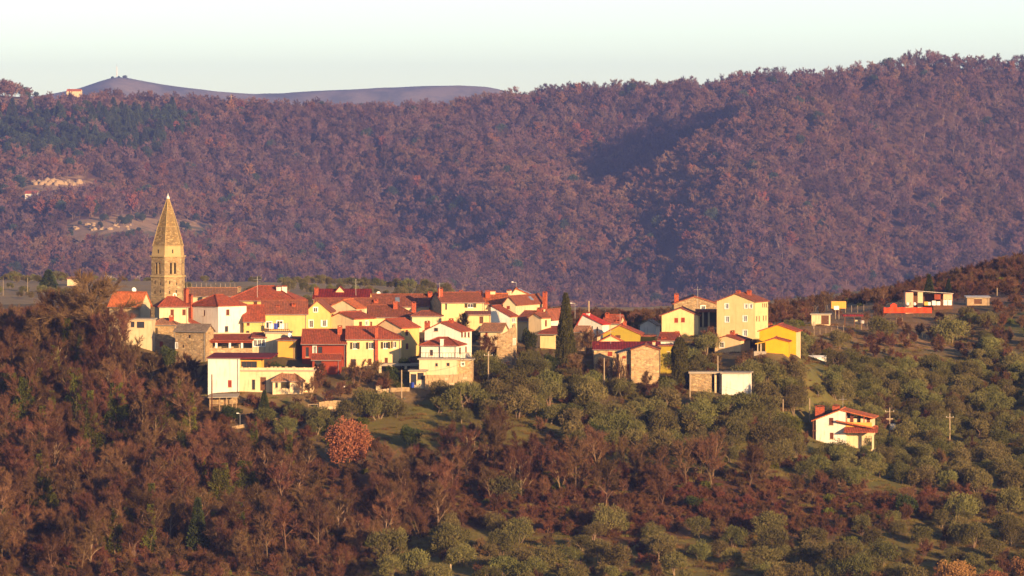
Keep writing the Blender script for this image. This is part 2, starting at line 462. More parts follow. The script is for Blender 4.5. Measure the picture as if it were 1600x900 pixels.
add('yellow house with ribbed red roof and rough stone gable', 690, 756, 505, 473, 458, 950, 12, 'lemon', 'brown', 'gx', far=672, lwall='stonelight',
    wins=[('F', 735, 477.5, 9, 6, 'g'), ('F', 697, 479, 3, 10, 'd')], chims=[(688, 449, 7, .3, 'brick'), (720, 453, 5, .8, 'brick'), (749, 454, 9, .8, 'brick')])
add('house with mottled orange roof and two flat chimneys', 757, 792, 500, 475, 460, 956, 0, 'cream', 'orange', 'gx', d=9, chims=[(762, 453, 7, .3, 'brick'), (770, 453, 8, .5, 'cream')], wins=[('F', 766, 477, 3, 5, 'r')])
add('low lean-to with brown roof and cream arch wall', 728, 768, 518, 492, 487.5, 932, 0, 'lemon', 'brown', 'sf', d=4, wins=[('F', 752, 500, 6, 11, 'x')])
add('cream gable house with long dark red roof, skylight and wire frame', 786, 806, 500, 475, 464, 952, -22, 'cream', 'brown', 'gy', far=862, peak=(795, 464),
    wins=[('F', 794, 480.5, 6, 5, 'r')], chims=[(795.5, 452, 6, .75, 'cream'), (851.5, 455, 6, .8, 'brick')], skylight=[(829.5, 470)])
add('house with pale orange roof carrying blue solar panels', 795, 838, 495, 465, 451, 985, 0, 'cream', 'orange', 'gy', d=9, peak=(806, 451.5), solar=True)
add('tall white yellow house with red roof and shaded balcony', 767, 797, 536, 494, 479, 917, -20, 'white', 'red', 'gy', far=808, peak=(769.5, 479), lowl=True,
    wins=[('R', 803, 500, 6, 7, 'blue'), ('R', 803, 510, 6, 6, 'd')], rwall='cream')
add('small brown roofed cottage with orange gable behind the stone ruin', 751, 784, 540, 517, 506.5, 906, -18, 'cream', 'old', 'gx', far=794,
    wins=[('F', 760, 522, 4, 6, 'r')])
add('front white house with red gable roof and brick flue', 663.5, 719, 572, 517, 504, 889, -18, 'white', 'red', 'gy', far=737, peak=(689.5, 504.5), ov=.35,
    wins=[('F', 681.5, 515, 6, 5, 'd'), ('R', 722, 523, 3, 8, 'b'), ('R', 727, 523, 3, 8, 'b'), ('R', 732.5, 523, 3, 8, 'b'), ('R', 723, 546, 4, 9, 'b'), ('R', 727.5, 546, 4, 9, 'b')],
    chims=[(667.6, 501, 7, .1, 'brick'), (705, 497, 6, .6, 'brick')])
add('low white wing with red hipped roof in front of the white gable house', 658, 714, 566, 540, 528.5, 882, -10, 'white', 'red', 'hx', far=727,
    chims=[(690.6, 527, 5, -.02, 'white', 'ext')], wins=[('F', 674, 551, 5, 9, 'd'), ('R', 719, 548, 4, 10, 'd')])
add('house with dark red roof and cream gable wall left of the cypress', 806, 827, 530, 501, 487, 924, -24, 'lemon', 'brown', 'gx', d=8, chims=[(844, 480, 8, .5, 'brick')])
add('cream gabled house with yellow lower wall left of the tall cypress', 826, 846, 545, 496, 491, 919, -40, 'cream', 'brown', 'gy', far=857, peak=(836, 490), wins=[('R', 853, 505, 3, 10, 'b')])
add('tall white gable with narrow brown window beside the tall cypress', 847, 861, 540, 497, 485, 926, -20, 'white', 'brown', 'gy', d=9, peak=(853.5, 485), wins=[('F', 856, 505, 3, 11, 'b')])
add('narrow stone house with red chimney touching the tall cypress', 860, 874, 545, 496, 491, 931, -10, 'stone', 'brown', 'sr', d=8, chims=[(866, 486, 6, .4, 'brick')])
add('yellow store with lean-to red porch roof beside the tall cypress', 844, 872, 545, 521, 512, 915, -14, 'lemon', 'red', 'sf', d=5, ov=.9)
add('scarlet roofed house with white front under a tall flue', 903, 941, 530, 506, 491, 945, -28, 'white', 'scarlet', 'gy', far=950, peak=(911, 492), wins=[('F', 925, 513, 3, 7, 'd'), ('F', 933, 514, 3, 7, 'd')], chims=[(919, 487, 4, .4, 'white')])
add('white house end with red roof and brick chimney beside the scarlet roof', 942, 968, 525, 505, 493, 951, -12, 'cream', 'red', 'gx', far=976, chims=[(949, 488, 6, .35, 'brick'), (966, 499, 7, .1, 'brick')])
add('plain stone house between the tall cypress and the scarlet roof', 897, 917, 560, 518, 511, 918, -20, 'stone', 'old', 'gx', far=923)
add('olive green gable house with thin red verge', 942, 1000, 545, 522.5, 509, 928, -4, 'olive', 'red', 'gy', d=9, peak=(968.6, 509), wins=[('F', 965.5, 526, 8, 5, 'b')],
    chims=[(976.5, 501, 5, .5, 'brick')], ov=.35)
add('low olive green extension beside the olive green gable house', 1000, 1024, 545, 526, 523, 931, 0, 'olive', 'brown', 'flat', d=6)
add('small orange gable behind the long maroon roof', 936, 974, 550, 534.5, 525, 914, 0, 'peach', 'orange', 'gy', d=5, peak=(955, 525), chims=[(935.5, 523, 5, .2, 'oldcream')])
add('long stone house with dark maroon roof and red shuttered window', 928, 1031, 580, 546, 535, 905, 0, 'stonelight', 'maroon', 'gx', d=6, wins=[('F', 953, 553, 7, 7, 'r')],
    chims=[(933, 537, 5, .3, 'oldcream'), (1021.7, 532, 4.5, .1, 'oldcream')])
add('front stone gable house with plain windowless wall', 986, 1030, 602, 547, 540, 886, -3, 'stonelight', 'brown', 'gy', d=8, peak=(1007.5, 540), ov=.15)
add('narrow stone annex with red shutter and porch beside the front stone gable', 967, 986, 600, 553, 547, 887, 3, 'stonelight', 'slate', 'sl', d=6, wins=[('F', 975, 558.5, 6, 4, 'r'), ('F', 981, 580, 5, 22, 'r')])
add('bright white cottage with grey roof beyond the olive green house', 1000, 1025, 530, 508, 501, 965, -16, 'white', 'slate', 'gy', far=1031, peak=(1013, 501))
add('red roofed white house half hidden behind the small cypress', 1029, 1056, 555, 532, 521, 922, -8, 'white', 'red', 'gx', d=8, chims=[(1037, 525, 7, .1, 'brick'), (1058, 517, 6, .5, 'brick')])
add('olive green house corner with balconies behind the small cypress', 1030, 1053, 585, 541, 540, 900, -6, 'olive', 'brown', 'flat', d=5, wins=[('F', 1044.5, 556, 4, 12, 'x'), ('F', 1044.5, 570, 4, 9, 'r')])
add('pale yellow gable house with two red brown windows', 1034, 1091, 525, 493, 482, 952, -4, 'lemon', 'brown', 'gy', d=8, peak=(1064, 482), wins=[('F', 1056.5, 500.5, 6, 7.5, 'r'), ('F', 1067, 500, 6, 7.5, 'r')], ov=.4)
add('big stone gable house with square chimney behind the pale yellow gable', 1053, 1120, 515, 475, 464, 972, 0, 'stone', 'brown', 'gy', d=10, peak=(1085, 464), wins=[('F', 1098.5, 481, 6, 6, 'w')],
    chims=[(1057, 458, 7, .15, 'brick')])
add('three storey cream yellow house with pale window surrounds', 1120, 1180, 530, 471, 459, 946, -22, 'lemon', 'brown', 'gy', far=1200, peak=(1149.6, 459.5), ov=.3,
    wins=[('F', 1135.5, 478.5, 6, 7.5, 'p'), ('F', 1165.5, 478.5, 5, 6, 'p'), ('F', 1173, 478.5, 5, 6, 'p'), ('F', 1136, 499, 6.5, 8.5, 'p'), ('F', 1164, 498, 6.5, 8.5, 'p'), ('F', 1164, 520.5, 6.5, 9, 'p'),
          ('R', 1192, 477, 2, 6, 'd'), ('R', 1195, 477, 2, 6, 'd'), ('R', 1198, 477, 2, 6, 'd'), ('R', 1182.5, 498, 2, 8, 'd'), ('R', 1186.5, 498, 2, 8, 'd'), ('R', 1193, 497, 2, 8, 'd'), ('R', 1197, 497, 2, 8, 'd')],
    chims=[(1153.5, 453, 6, .2, 'brick'), (1170.7, 452.5, 6, .6, 'brick')])
add('small peach house with red roof below the three storey house', 1117, 1157, 553, 531, 525, 916, -24, 'peach', 'red', 'gy', far=1172, peak=(1136, 525), wins=[('F', 1127.6, 539, 7.5, 8, 'w')],
    chims=[(1144.5, 516, 6, .6, 'brick')])
add('bright golden house with shallow red gable roof', 1186.5, 1244, 550, 517.5, 508, 912, -10, 'gold', 'red', 'gy', far=1251, peak=(1216, 508), rwall='peach', chims=[(1203.7, 504, 6, .6, 'brick')], ov=.35)
add('low golden wing with small gable in front of the bright golden house', 1196, 1232, 551, 534, 528.5, 903, -6, 'gold', 'red', 'gy', d=5, peak=(1211, 528.8), ov=.3)
add('white flat roofed box house among the olive trees', 1128, 1169, 616, 584, 581, 881, -8, 'white', 'concrete', 'flat', d=6)
add('white chalet with terracotta roofs and two stout brick chimneys', 1275, 1322, 693, 656, 641, 879, -9, 'white', 'orange', 'gy', d=8, peak=(1313, 641.5), lowr=(1366, 654.5), ov=.75,
    wins=[('F', 1299, 658.5, 6, 11, 'b'), ('F', 1299.5, 681, 6, 10, 'b')], chims=[(1281, 633, 14, .45, 'brick'), (1306.5, 632, 11, .45, 'brick')])
add('small cream hut with dark door among the vineyard posts', 1268, 1296, 509, 492, 491, 1003, -6, 'cream', 'concrete', 'flat', d=4, wins=[('F', 1289, 500, 12, 14, 'x')], name='hut')
add('brown wooden hut with pale tin roof beyond the tool shed', 1511, 1546, 476, 465, 463, 1052, 0, 'paletimber', 'tin', 'sf', d=4, wins=[('F', 1528, 471, 12, 8, 'x')], name='hut')
add('tiny white farmhouse with red roof on the wooded far slope', 39, 58, 310, 302.5, 298.5, 1712, -6, 'white', 'red', 'gx', d=6, name='farmhouse', far_hill=True)
add('white roofed farm shed in the fields beyond the church', 163, 182, 437, 430.5, 430, 1490, -6, 'white', 'whitepaint', 'flat', d=8, name='farm_shed', far_hill=True)
add('low pale farm shed near the church spire in the far fields', 200, 219, 435, 431.5, 431, 1500, 0, 'white', 'whitepaint', 'flat', d=8, name='farm_shed', far_hill=True)
add('pale cottage half hidden by the big bare tree', 105, 121, 446, 436, 434, 1440, 0, 'cream', 'old', 'gx', d=6, name='cottage', far_hill=True)
add('pale house with sunlit front on the far wooded ridge', 104, 126, 147, 142.5, 139.5, 1890, -6, 'cream', 'orange', 'gx', d=8, name='farmhouse', far_hill=True)

add('cream terrace block with two small square windows under the white wing', 655, 713, 604, 562, 561, 877, -4, 'cream', 'concrete', 'flat', d=4.5, wins=[('F', 682, 570, 4, 5, 'd'), ('F', 700, 569.5, 5, 5, 'd')], name='terrace_house')
add('stone basement with small white hatch beside the cream terrace block', 713, 737, 603, 563, 562, 879, -4, 'stonelight', 'concrete', 'flat', d=4, wins=[('F', 723, 569, 4, 5, 'w')], name='basement')
add('cream garden terrace of the front white house with a dark doorway', 375, 489, 614, 580, 579, 873.0, -2, 'cream', 'concrete', 'flat', d=7, wins=[('F', 411, 600, 9, 21, 'x'), ('F', 396, 601, 5, 16, 'd')], name='terrace')
add('dark red board cabin with small red roof', 488, 531, 584, 562, 554.5, 882, -3, 'redwood', 'red', 'gx', d=4, wins=[('F', 497, 568, 11, 10, 'd')], name='cabin', ov=.4)
add('small cream carport shed with a blue barrel before it', 640, 665, 607, 580.5, 580, 874, -3, 'cream', 'concrete', 'flat', d=4, wins=[('F', 646, 593, 9, 17, 'd'), ('F', 657, 588, 10, 11, 'd')], name='shed')
add('glazed white porch next to the cream flat roofed block', 394, 415, 553, 528, 521, 897, -2, 'oldcream', 'red', 'sf', d=4, wins=[('F', 398.5, 536, 5, 10, 'w'), ('F', 405, 536, 5, 10, 'w'), ('F', 411.5, 536, 5, 10, 'w')], name='porch')

def inv_corner(h):
    """corner, width and depth in metres from the picture corners"""
    o = at(h['l'], h['base'], h['Y'])
    ca, sa = math.cos(h['a']), math.sin(h['a'])
    k = (h['r'] - 800) / F
    w = (k * o.y - o.x) / (ca - k * sa)
    if h['far'] is not None:
        k2 = (h['far'] - 800) / F
        if h['a'] < 0:
            xr, yr = o.x + w * ca, o.y + w * sa
            d = (k2 * yr - xr) / (-sa - k2 * ca)
        else:
            d = (k2 * o.y - o.x) / (-sa - k2 * ca)
        d = min(max(d, 2.5), 14.0)
    else:
        d = h['d']
    h.update(o=o, w=w, dd=d)
for h in HOUSES: inv_corner(h)

# ------------------------------------------------------------------ terrain: one height function
def vnoise(x, y, seed=0):
    x = np.asarray(x, float); y = np.asarray(y, float)
    xi, yi = np.floor(x), np.floor(y)
    fx, fy = x - xi, y - yi
    fx, fy = fx * fx * (3 - 2 * fx), fy * fy * (3 - 2 * fy)
    def hsh(i, j):
        v = np.sin(i * 127.1 + j * 311.7 + seed * 74.7) * 43758.5453
        return v - np.floor(v)
    a, b, c, d = hsh(xi, yi), hsh(xi + 1, yi), hsh(xi, yi + 1), hsh(xi + 1, yi + 1)
    return (a * (1 - fx) + b * fx) * (1 - fy) + (c * (1 - fx) + d * fx) * fy - 0.5

COLS = {0: [(780, 888), (820, 790), (860, 700), (900, 622), (930, 572), (960, 550), (1000, 545), (1100, 530), (1250, 484), (1400, 458)],
        250: [(780, 890), (820, 800), (850, 730), (880, 655), (900, 590), (1000, 525), (1100, 520), (1250, 480), (1400, 455)],
        420: [(780, 892), (820, 800), (845, 715), (860, 660), (868, 630), (1000, 505), (1100, 515), (1250, 480), (1400, 460)],
        560: [(780, 895), (820, 800), (845, 705), (860, 655), (872, 618), (1000, 498), (1100, 510), (1250, 480), (1400, 460)],
        700: [(780, 897), (820, 795), (845, 705), (860, 655), (872, 612), (1000, 495), (1100, 510), (1250, 485), (1400, 470)],
        850: [(780, 900), (820, 795), (845, 700), (862, 645), (880, 605), (900, 572), (1000, 505), (1100, 512), (1250, 490), (1400, 475)],
        1000: [(780, 902), (820, 805), (850, 700), (870, 640), (1020, 512), (1100, 515), (1250, 495), (1400, 475)],
        1150: [(780, 905), (820, 808), (850, 705), (870, 648), (1000, 512), (1050, 505), (1150, 505), (1250, 495), (1400, 475)],
        1320: [(780, 910), (820, 815), (850, 745), (900, 660), (920, 622), (960, 568), (1000, 512), (1050, 490), (1100, 482), (1200, 478), (1400, 475)],
        1480: [(780, 920), (820, 830), (860, 752), (900, 682), (950, 600), (1000, 535), (1040, 487), (1080, 468), (1150, 452), (1250, 450), (1400, 470)],
        1650: [(780, 922), (820, 832), (860, 752), (900, 682), (950, 592), (1000, 525), (1060, 472), (1120, 430), (1200, 395), (1280, 390), (1400, 440)]}
COLS[-300] = COLS[0]; COLS[1980] = COLS[1650]
cp = []
for px, lst in COLS.items():
    for Y, py in lst: cp.append(at(px, py, Y))
    cp.append(at(px, 1000, 715))
for x in range(-200, 201, 80):
    cp.append(Vector((x, 600, -27.0))); cp.append(Vector((x, 450, -30.0)))
for h in HOUSES:
    if h.get('far_hill') or h.get('nocp'): continue
    o, ca, sa = h['o'], math.cos(h['a']), math.sin(h['a'])
    for fx, fy in ((.0, -.05), (.5, -.05), (1.0, -.05), (.5, .8)):
        lx, ly = h['w'] * fx, h['dd'] * fy
        cp.append(Vector((o.x + lx * ca - ly * sa, o.y + lx * sa + ly * ca, o.z + 0.05 + 0.01 * ly)))
CP = np.array([tuple(c) for c in cp])
SXY = np.array([22.0, 26.0])
P2 = CP[:, :2] / SXY
Dm = np.linalg.norm(P2[:, None] - P2[None], axis=2)
A = -Dm + np.eye(len(CP)) * 0.06
# plane term
ex = np.column_stack([np.ones(len(CP)), P2])
big = np.block([[A, ex], [ex.T, np.zeros((3, 3))]])
sol = np.linalg.solve(big, np.concatenate([CP[:, 2], np.zeros(3)]))

def h_near(X, Y):
    X = np.atleast_1d(np.asarray(X, float)); Y = np.atleast_1d(np.asarray(Y, float))
    out = np.empty(X.shape)
    for s in range(0, X.size, 20000):
        q = np.column_stack([X.ravel()[s:s + 20000], Y.ravel()[s:s + 20000]]) / SXY
        dd = np.sqrt(((q[:, None, :] - P2[None]) ** 2).sum(2))
        out.ravel()[s:s + 20000] = -dd @ sol[:len(CP)] + sol[-3] + q @ sol[-2:]
    return out

def sstep(x, a, b):
    t = np.clip((x - a) / (b - a), 0, 1)
    return t * t * (3 - 2 * t)

def table(pts):
    return np.array([p[0] for p in pts], float), np.array([p[1] for p in pts], float)

YA = 1900.0
rx, ry = table([(-900, 146), (-300, 145), (0, 149), (110, 159), (200, 164), (420, 176), (600, 182), (700, 176), (790, 163), (900, 152), (1000, 146), (1100, 140), (1180, 129), (1250, 129), (1330, 134), (1500, 145), (1800, 145), (2500, 155)])
RAX, RAZ = (rx - 800) / F * YA, CZ - (ry - HZ) / F * YA
# front spur on the right: crest (px, py, Y)
SP = [(560, 505, 1560), (700, 450, 1600), (760, 400, 1635), (860, 336, 1690), (960, 292, 1712), (1030, 260, 1706), (1080, 233, 1704), (1140, 199, 1712), (1200, 165, 1730), (1245, 142, 1748), (1330, 121, 1775), (1440, 99, 1790), (1500, 105, 1790), (1600, 109, 1790), (1800, 106, 1790), (2400, 130, 1790)]
SX = np.array([(p[0] - 800) / F * p[2] for p in SP]); SZ = np.array([CZ - (p[1] - HZ) / F * p[2] for p in SP]); SY = np.array([p[2] for p in SP], float)

KH = 2.6                                     # the wooded hill lies well beyond the valley
def h_hill(X, Y):
    X, Y = X / KH, Y / KH
    zb = -9.0 * sstep(X, -32, 5)
    zr = np.interp(X, RAX, RAZ)
    yb = 1545.0 + 25 * np.sin(X / 70.0)
    t = np.clip((Y - yb) / (YA - yb), 0, 1)
    prof = 0.75 * t + 0.25 * t * t * (3 - 2 * t)
    prof = prof + (t ** 1.3 - prof) * sstep(X, -20, 40)
    a = zb + (zr - zb) * prof
    a = a - np.clip(Y - YA, 0, 1200) * 0.10
    env = np.clip(4 * t * (1 - t), 0, 1)
    a = a + env * (25.0 * vnoise(X / 62.0 + Y / 160.0, Y / 210.0, 3) + 10.0 * vnoise(X / 27.0 + Y / 120.0, Y / 80.0, 5))
    zc = np.interp(X, SX, SZ); yc = np.interp(X, SX, SY)
    b = zc - np.clip(yc - Y, 0, None) * 0.33 - np.clip(Y - yc, 0, None) * 0.42
    b = b + np.clip((yc - Y) / 60.0, 0, 1) * (7.0 * vnoise(X / 45.0 - Y / 140.0, Y / 150.0, 8) + 5.0 * vnoise(X / 22.0, Y / 60.0, 9))
    b = np.maximum(b, -30)
    k = 2.0
    return CZ + KH * (np.logaddexp(a / k, b / k) * k - CZ)

def height(X, Y):
    X = np.atleast_1d(np.asarray(X, float)); Y = np.atleast_1d(np.asarray(Y, float))
    n = h_near(np.clip(X, -260, 260), np.clip(Y, 450, 1500))
    n = n + 0.5 * vnoise(X / 9.0, Y / 9.0, 1) + 0.25 * vnoise(X / 3.5, Y / 3.5, 2)
    f = h_hill(X, Y)
    w = sstep(Y, 1310, 3600 - 1850 * sstep(X / np.maximum(Y, 100.0), -.0145, -.006))
    z = n * (1 - w) + f * w
    c = sstep(Y, 200, -20)                      # the hill the photographer stands on
    return z * (1 - c) + (CZ - 2.0) * c

def gz(X, Y):
    return float(height(X, Y)[0])

def ground_px(px, py, y0=740, y1=1280):
    """where the line of sight through a picture point meets the ground"""
    Y = np.arange(y0, y1, 1.0)
    X = (px - 800) / F * Y
    Z = CZ - (py - HZ) / F * Y
    hit = np.nonzero(height(X, Y) >= Z)[0]
    i = hit[0] if len(hit) else len(Y) - 1
    return Vector((X[i], Y[i], gz(X[i], Y[i])))

def inpoly(px, py, poly):
    px = np.asarray(px); py = np.asarray(py)
    r = np.zeros(px.shape, bool)
    n = len(poly)
    for i in range(n):
        x0, y0 = poly[i]; x1, y1 = poly[(i + 1) % n]
        c = ((y0 > py) != (y1 > py)) & (px < (x1 - x0) * (py - y0) / (y1 - y0 + 1e-12) + x0)
        r ^= c
    return r

# land cover, as outlines on the ground
P_WOOD = [(-300, 470), (150, 520), (180, 545), (240, 575), (320, 640), (345, 668), (420, 712), (470, 716), (560, 735), (640, 740), (700, 775), (690, 835), (560, 880), (560, 905), (-300, 905)]
P_OLIVE_UP = [(480, 655), (620, 640), (740, 603), (840, 610), (900, 628), (960, 640), (1070, 630), (1130, 625), (1190, 590), (1250, 558), (1330, 560), (1420, 560), (2150, 560), (2150, 775), (1500, 770), (1330, 762), (1200, 735), (1010, 725), (900, 715), (850, 668), (690, 668), (640, 662), (520, 680)]
P_OLIVE_LOW = [(560, 880), (620, 840), (700, 822), (780, 822), (900, 838), (1000, 846), (1100, 835), (1300, 850), (1440, 800), (1600, 790), (2150, 790), (2150, 940), (560, 940)]
P_BRAMBLE = [(640, 745), (720, 700), (850, 700), (960, 735), (1180, 745), (1330, 775), (1470, 775), (1450, 812), (1290, 838), (1100, 828), (980, 842), (700, 828)]
P_OLIVE_MID = [(1035, 612), (1075, 575), (1110, 552), (1180, 556), (1255, 545), (1262, 600), (1200, 640), (1060, 645)]
P_YARD = [(735, 606), (745, 580), (860, 578), (925, 590), (960, 605), (1040, 604), (1040, 640), (900, 630), (840, 612)]
P_GARDEN = [(400, 660), (470, 650), (560, 645), (640, 625), (640, 645), (520, 685), (430, 690)]
P_MEADOW = [(560, 668), (690, 660), (850, 668), (840, 700), (700, 712), (560, 690)]
P_UPRIGHT = [(1190, 556), (1230, 520), (1330, 515), (1500, 505), (2150, 470), (2150, 560), (1250, 558)]

xs = np.unique(np.concatenate([np.linspace(-6000, -720, 30), np.arange(-160, 161, 2.5), np.arange(-720, 721, 6.0), np.linspace(720, 6000, 30)]))
ys = np.unique(np.concatenate([np.linspace(-600, 560, 30), np.arange(560, 740, 6.0), np.arange(740, 1100, 2.5), np.arange(1100, 1500, 5.0), np.arange(1500, 3900, 25.0), np.arange(3900, 5260, 9.0), np.linspace(5260, 11500, 30)]))
GX, GY = np.meshgrid(xs, ys)
GZ = height(GX.ravel(), GY.ravel()).reshape(GX.shape)
nx, ny = len(xs), len(ys)
me = bpy.data.meshes.new('ground')
idx = np.arange(nx * ny).reshape(ny, nx)
quads = np.stack([idx[:-1, :-1], idx[:-1, 1:], idx[1:, 1:], idx[1:, :-1]], axis=-1).reshape(-1, 4)
me.vertices.add(nx * ny)
me.vertices.foreach_set('co', np.stack([GX, GY, GZ], -1).astype(np.float32).ravel())
me.loops.add(quads.size)
me.loops.foreach_set('vertex_index', quads.astype(np.int32).ravel())
me.polygons.add(len(quads))
me.polygons.foreach_set('loop_start', np.arange(0, quads.size, 4, dtype=np.int32))
me.polygons.foreach_set('use_smooth', np.ones(len(quads), bool))
me.update(calc_edges=True)
ppx, ppy = proj(GX.ravel(), np.maximum(GY.ravel(), 100), GZ.ravel())
ppx = ppx + 34 * vnoise(GX.ravel() / 7, GY.ravel() / 11, 71) + 14 * vnoise(GX.ravel() / 2.5, GY.ravel() / 4, 72)
ppy = ppy + 14 * vnoise(GX.ravel() / 6, GY.ravel() / 9, 73) + 6 * vnoise(GX.ravel() / 2.5, GY.ravel() / 4, 74)
colr = np.empty((nx * ny, 4), np.float32)
colr[:] = (0.105, 0.062, 0.028, 1)
near_m = GY.ravel() < 1290
def paint(mask, c): colr[mask, :3] = c
paint(~near_m, (0.115, 0.060, 0.045))
paint((GY.ravel() > 1180) & (GY.ravel() < 3900), (0.32, 0.23, 0.12))
paint(near_m & (GY.ravel() > 840), (0.12, 0.085, 0.035))
for P, c in ((P_WOOD, (0.10, 0.055, 0.026)), (P_OLIVE_UP, (0.135, 0.125, 0.032)), (P_OLIVE_LOW, (0.165, 0.135, 0.034)), (P_BRAMBLE, (0.10, 0.045, 0.022)),
             (P_MEADOW, (0.14, 0.125, 0.028)), (P_UPRIGHT, (0.20, 0.15, 0.06)), ([(1250, 476), (1520, 462), (1500, 515), (1400, 524), (1250, 530)], (0.26, 0.16, 0.07)),
             ([(365, 655), (500, 648), (505, 660), (400, 672), (360, 668)], (0.30, 0.21, 0.10)),
             ([(330, 612), (600, 596), (670, 606), (640, 640), (400, 655), (330, 640)], (0.24, 0.16, 0.07)),
             ([(400, 640), (470, 628), (490, 648), (400, 650)], (0.075, 0.10, 0.02)),
             ([(1345, 528), (1500, 530), (1510, 548), (1360, 548)], (0.34, 0.20, 0.09)),
             ([(1540, 500), (1700, 480), (1700, 515), (1540, 520)], (0.13, 0.14, 0.03)),
             ([(-300, 868), (420, 868), (620, 885), (620, 950), (-300, 950)], (0.20, 0.085, 0.035)),
             ([(1400, 420), (2150, 340), (2150, 470), (1420, 470)], (0.32, 0.16, 0.075))):
    paint(near_m & inpoly(ppx, ppy, P), c)
CLEARINGS = [[(36, 284), (160, 278), (170, 306), (30, 318)], [(96, 345), (220, 336), (335, 350), (335, 384), (100, 392)], [(-260, 152), (150, 154), (150, 170), (-260, 174)]]
for P in CLEARINGS: paint(~near_m & (GY.ravel() > 3900) & inpoly(ppx, ppy, P), (0.40, 0.26, 0.14))
paint(~near_m & (GY.ravel() > 3900) & inpoly(ppx, ppy, [(150, 362), (335, 356), (335, 376), (150, 378)]), (0.13, 0.12, 0.06))
at_ = me.color_attributes.new('cover', 'FLOAT_COLOR', 'POINT')
at_.data.foreach_set('color', colr.ravel())
gm, nt, b = new_mat('ground_cover')
va = N(nt, 'ShaderNodeVertexColor'); va.layer_name = 'cover'
tc = N(nt, 'ShaderNodeTexCoord')
n1 = N(nt, 'ShaderNodeTexNoise', Scale=0.12, Detail=8.0, Roughness=0.7); nt.links.new(tc.outputs['Object'], n1.inputs['Vector'])
n2 = N(nt, 'ShaderNodeTexNoise', Scale=0.9, Detail=5.0, Roughness=0.7); nt.links.new(tc.outputs['Object'], n2.inputs['Vector'])
c = mixc(nt, ramp(nt, n1.outputs[0], 0.45, 0.68, 0, 0.6), va.outputs[0], (0.20, 0.115, 0.045))
c = mixc(nt, ramp(nt, n2.outputs[0], 0.50, 0.75, 0, 0.5), c, (0.07, 0.055, 0.018))
nt.links.new(c, b.inputs['Base Color'])
bu = N(nt, 'ShaderNodeBump', Strength=0.6, Distance=0.4); nt.links.new(n2.outputs[0], bu.inputs['Height']); nt.links.new(bu.outputs[0], b.inputs['Normal'])
b.inputs['Roughness'].default_value = 0.95
me.materials.append(gm)
gob = bpy.data.objects.new('ground', me); COL.objects.link(gob)
tag(gob, 'sloping ground of dry grass, soil and leaf litter', None, kind='structure')

# far blue mountain
mx, my = table([(-500, 172), (-200, 160), (60, 150), (120, 139), (150, 129), (175, 121.5), (195, 121), (215, 125), (250, 131), (300, 138), (340, 143), (400, 147), (430, 146), (480, 143), (540, 140), (600, 137), (660, 134.5), (720, 133.5), (760, 136), (790, 142), (850, 155), (1000, 170), (1600, 175), (2100, 175)])
MY = 10000.0
MX, MZ = (mx - 800) / F * MY, CZ - (my - HZ) / F * MY
gx = np.arange(-2000, 1801, 17.0); gy = np.concatenate([np.arange(9000, 10300, 40.0), np.arange(10300, 11200, 150.0)])
X2, Y2 = np.meshgrid(gx, gy)
t = np.clip((Y2 - 9000) / 1000.0, 0, 1)
zr = np.interp(X2, MX, MZ)
Z2 = -60 + (zr + 60) * (t * t * (3 - 2 * t)) - np.clip(Y2 - 10000, 0, None) * 0.1
Z2 += (1 - np.abs(2 * t - 1)) * (26 * vnoise(X2 / 170 + Y2 / 500, Y2 / 400, 21) + 10 * vnoise(X2 / 60, Y2 / 120, 22)) + 1.2 * vnoise(X2 / 30, Y2 / 60, 23)
me = bpy.data.meshes.new('mountain')
idx = np.arange(X2.size).reshape(X2.shape)
quads = np.stack([idx[:-1, :-1], idx[:-1, 1:], idx[1:, 1:], idx[1:, :-1]], axis=-1).reshape(-1, 4)
me.from_pydata(np.stack([X2, Y2, Z2], -1).reshape(-1, 3).tolist(), [], quads.tolist())
for p in me.polygons: p.use_smooth = True
mm, nt, b = new_mat('mountain_cover')
tc = N(nt, 'ShaderNodeTexCoord')
n1 = N(nt, 'ShaderNodeTexNoise', Scale=0.012, Detail=8.0, Roughness=0.7); nt.links.new(scaled(nt, tc.outputs['Object'], (1, .5, 1)), n1.inputs['Vector'])
c = mixc(nt, ramp(nt, n1.outputs[0], 0.4, 0.62), (0.15, 0.15, 0.14), (0.34, 0.27, 0.21))
nt.links.new(c, b.inputs['Base Color'])
me.materials.append(mm)
mo = bpy.data.objects.new('mountain', me); COL.objects.link(mo)
tag(mo, 'distant blue mountain with a mast on its summit', None, kind='structure')

# ------------------------------------------------------------------ trees: meshes
def leaf_tris(P, D, L, W, rng):
    """one slim triangle per point: P base, D direction, L length, W width"""
    n = len(P)
    r = rng.normal(size=(n, 3))
    S = np.cross(D, r)
    S /= np.linalg.norm(S, axis=1)[:, None] + 1e-9
    S *= (np.asarray(W) * 0.5).reshape(-1, 1) if np.ndim(W) else W * 0.5
    L = np.asarray(L).reshape(-1, 1) if np.ndim(L) else L
    V = np.empty((n, 3, 3))
    V[:, 0] = P - S; V[:, 1] = P + S; V[:, 2] = P + D * L
    return V.reshape(-1, 3)

def leaf_quads(P, D, L, W, rng, out=None):
    n = len(P)
    r = rng.normal(size=(n, 3)) if out is None else out + rng.normal(size=(n, 3)) * .85
    S = np.cross(D, r)
    S /= np.linalg.norm(S, axis=1)[:, None] + 1e-9
    S *= (np.asarray(W) * 0.5).reshape(-1, 1) if np.ndim(W) else W * 0.5
    L = np.asarray(L).reshape(-1, 1) if np.ndim(L) else L
    V = np.empty((n, 4, 3))
    V[:, 0] = P; V[:, 1] = P + D * L * 0.5 + S; V[:, 2] = P + D * L; V[:, 3] = P + D * L * 0.5 - S
    return V.reshape(-1, 3)

def unit(v):
    return v / (np.linalg.norm(v, axis=-1, keepdims=True) + 1e-9)

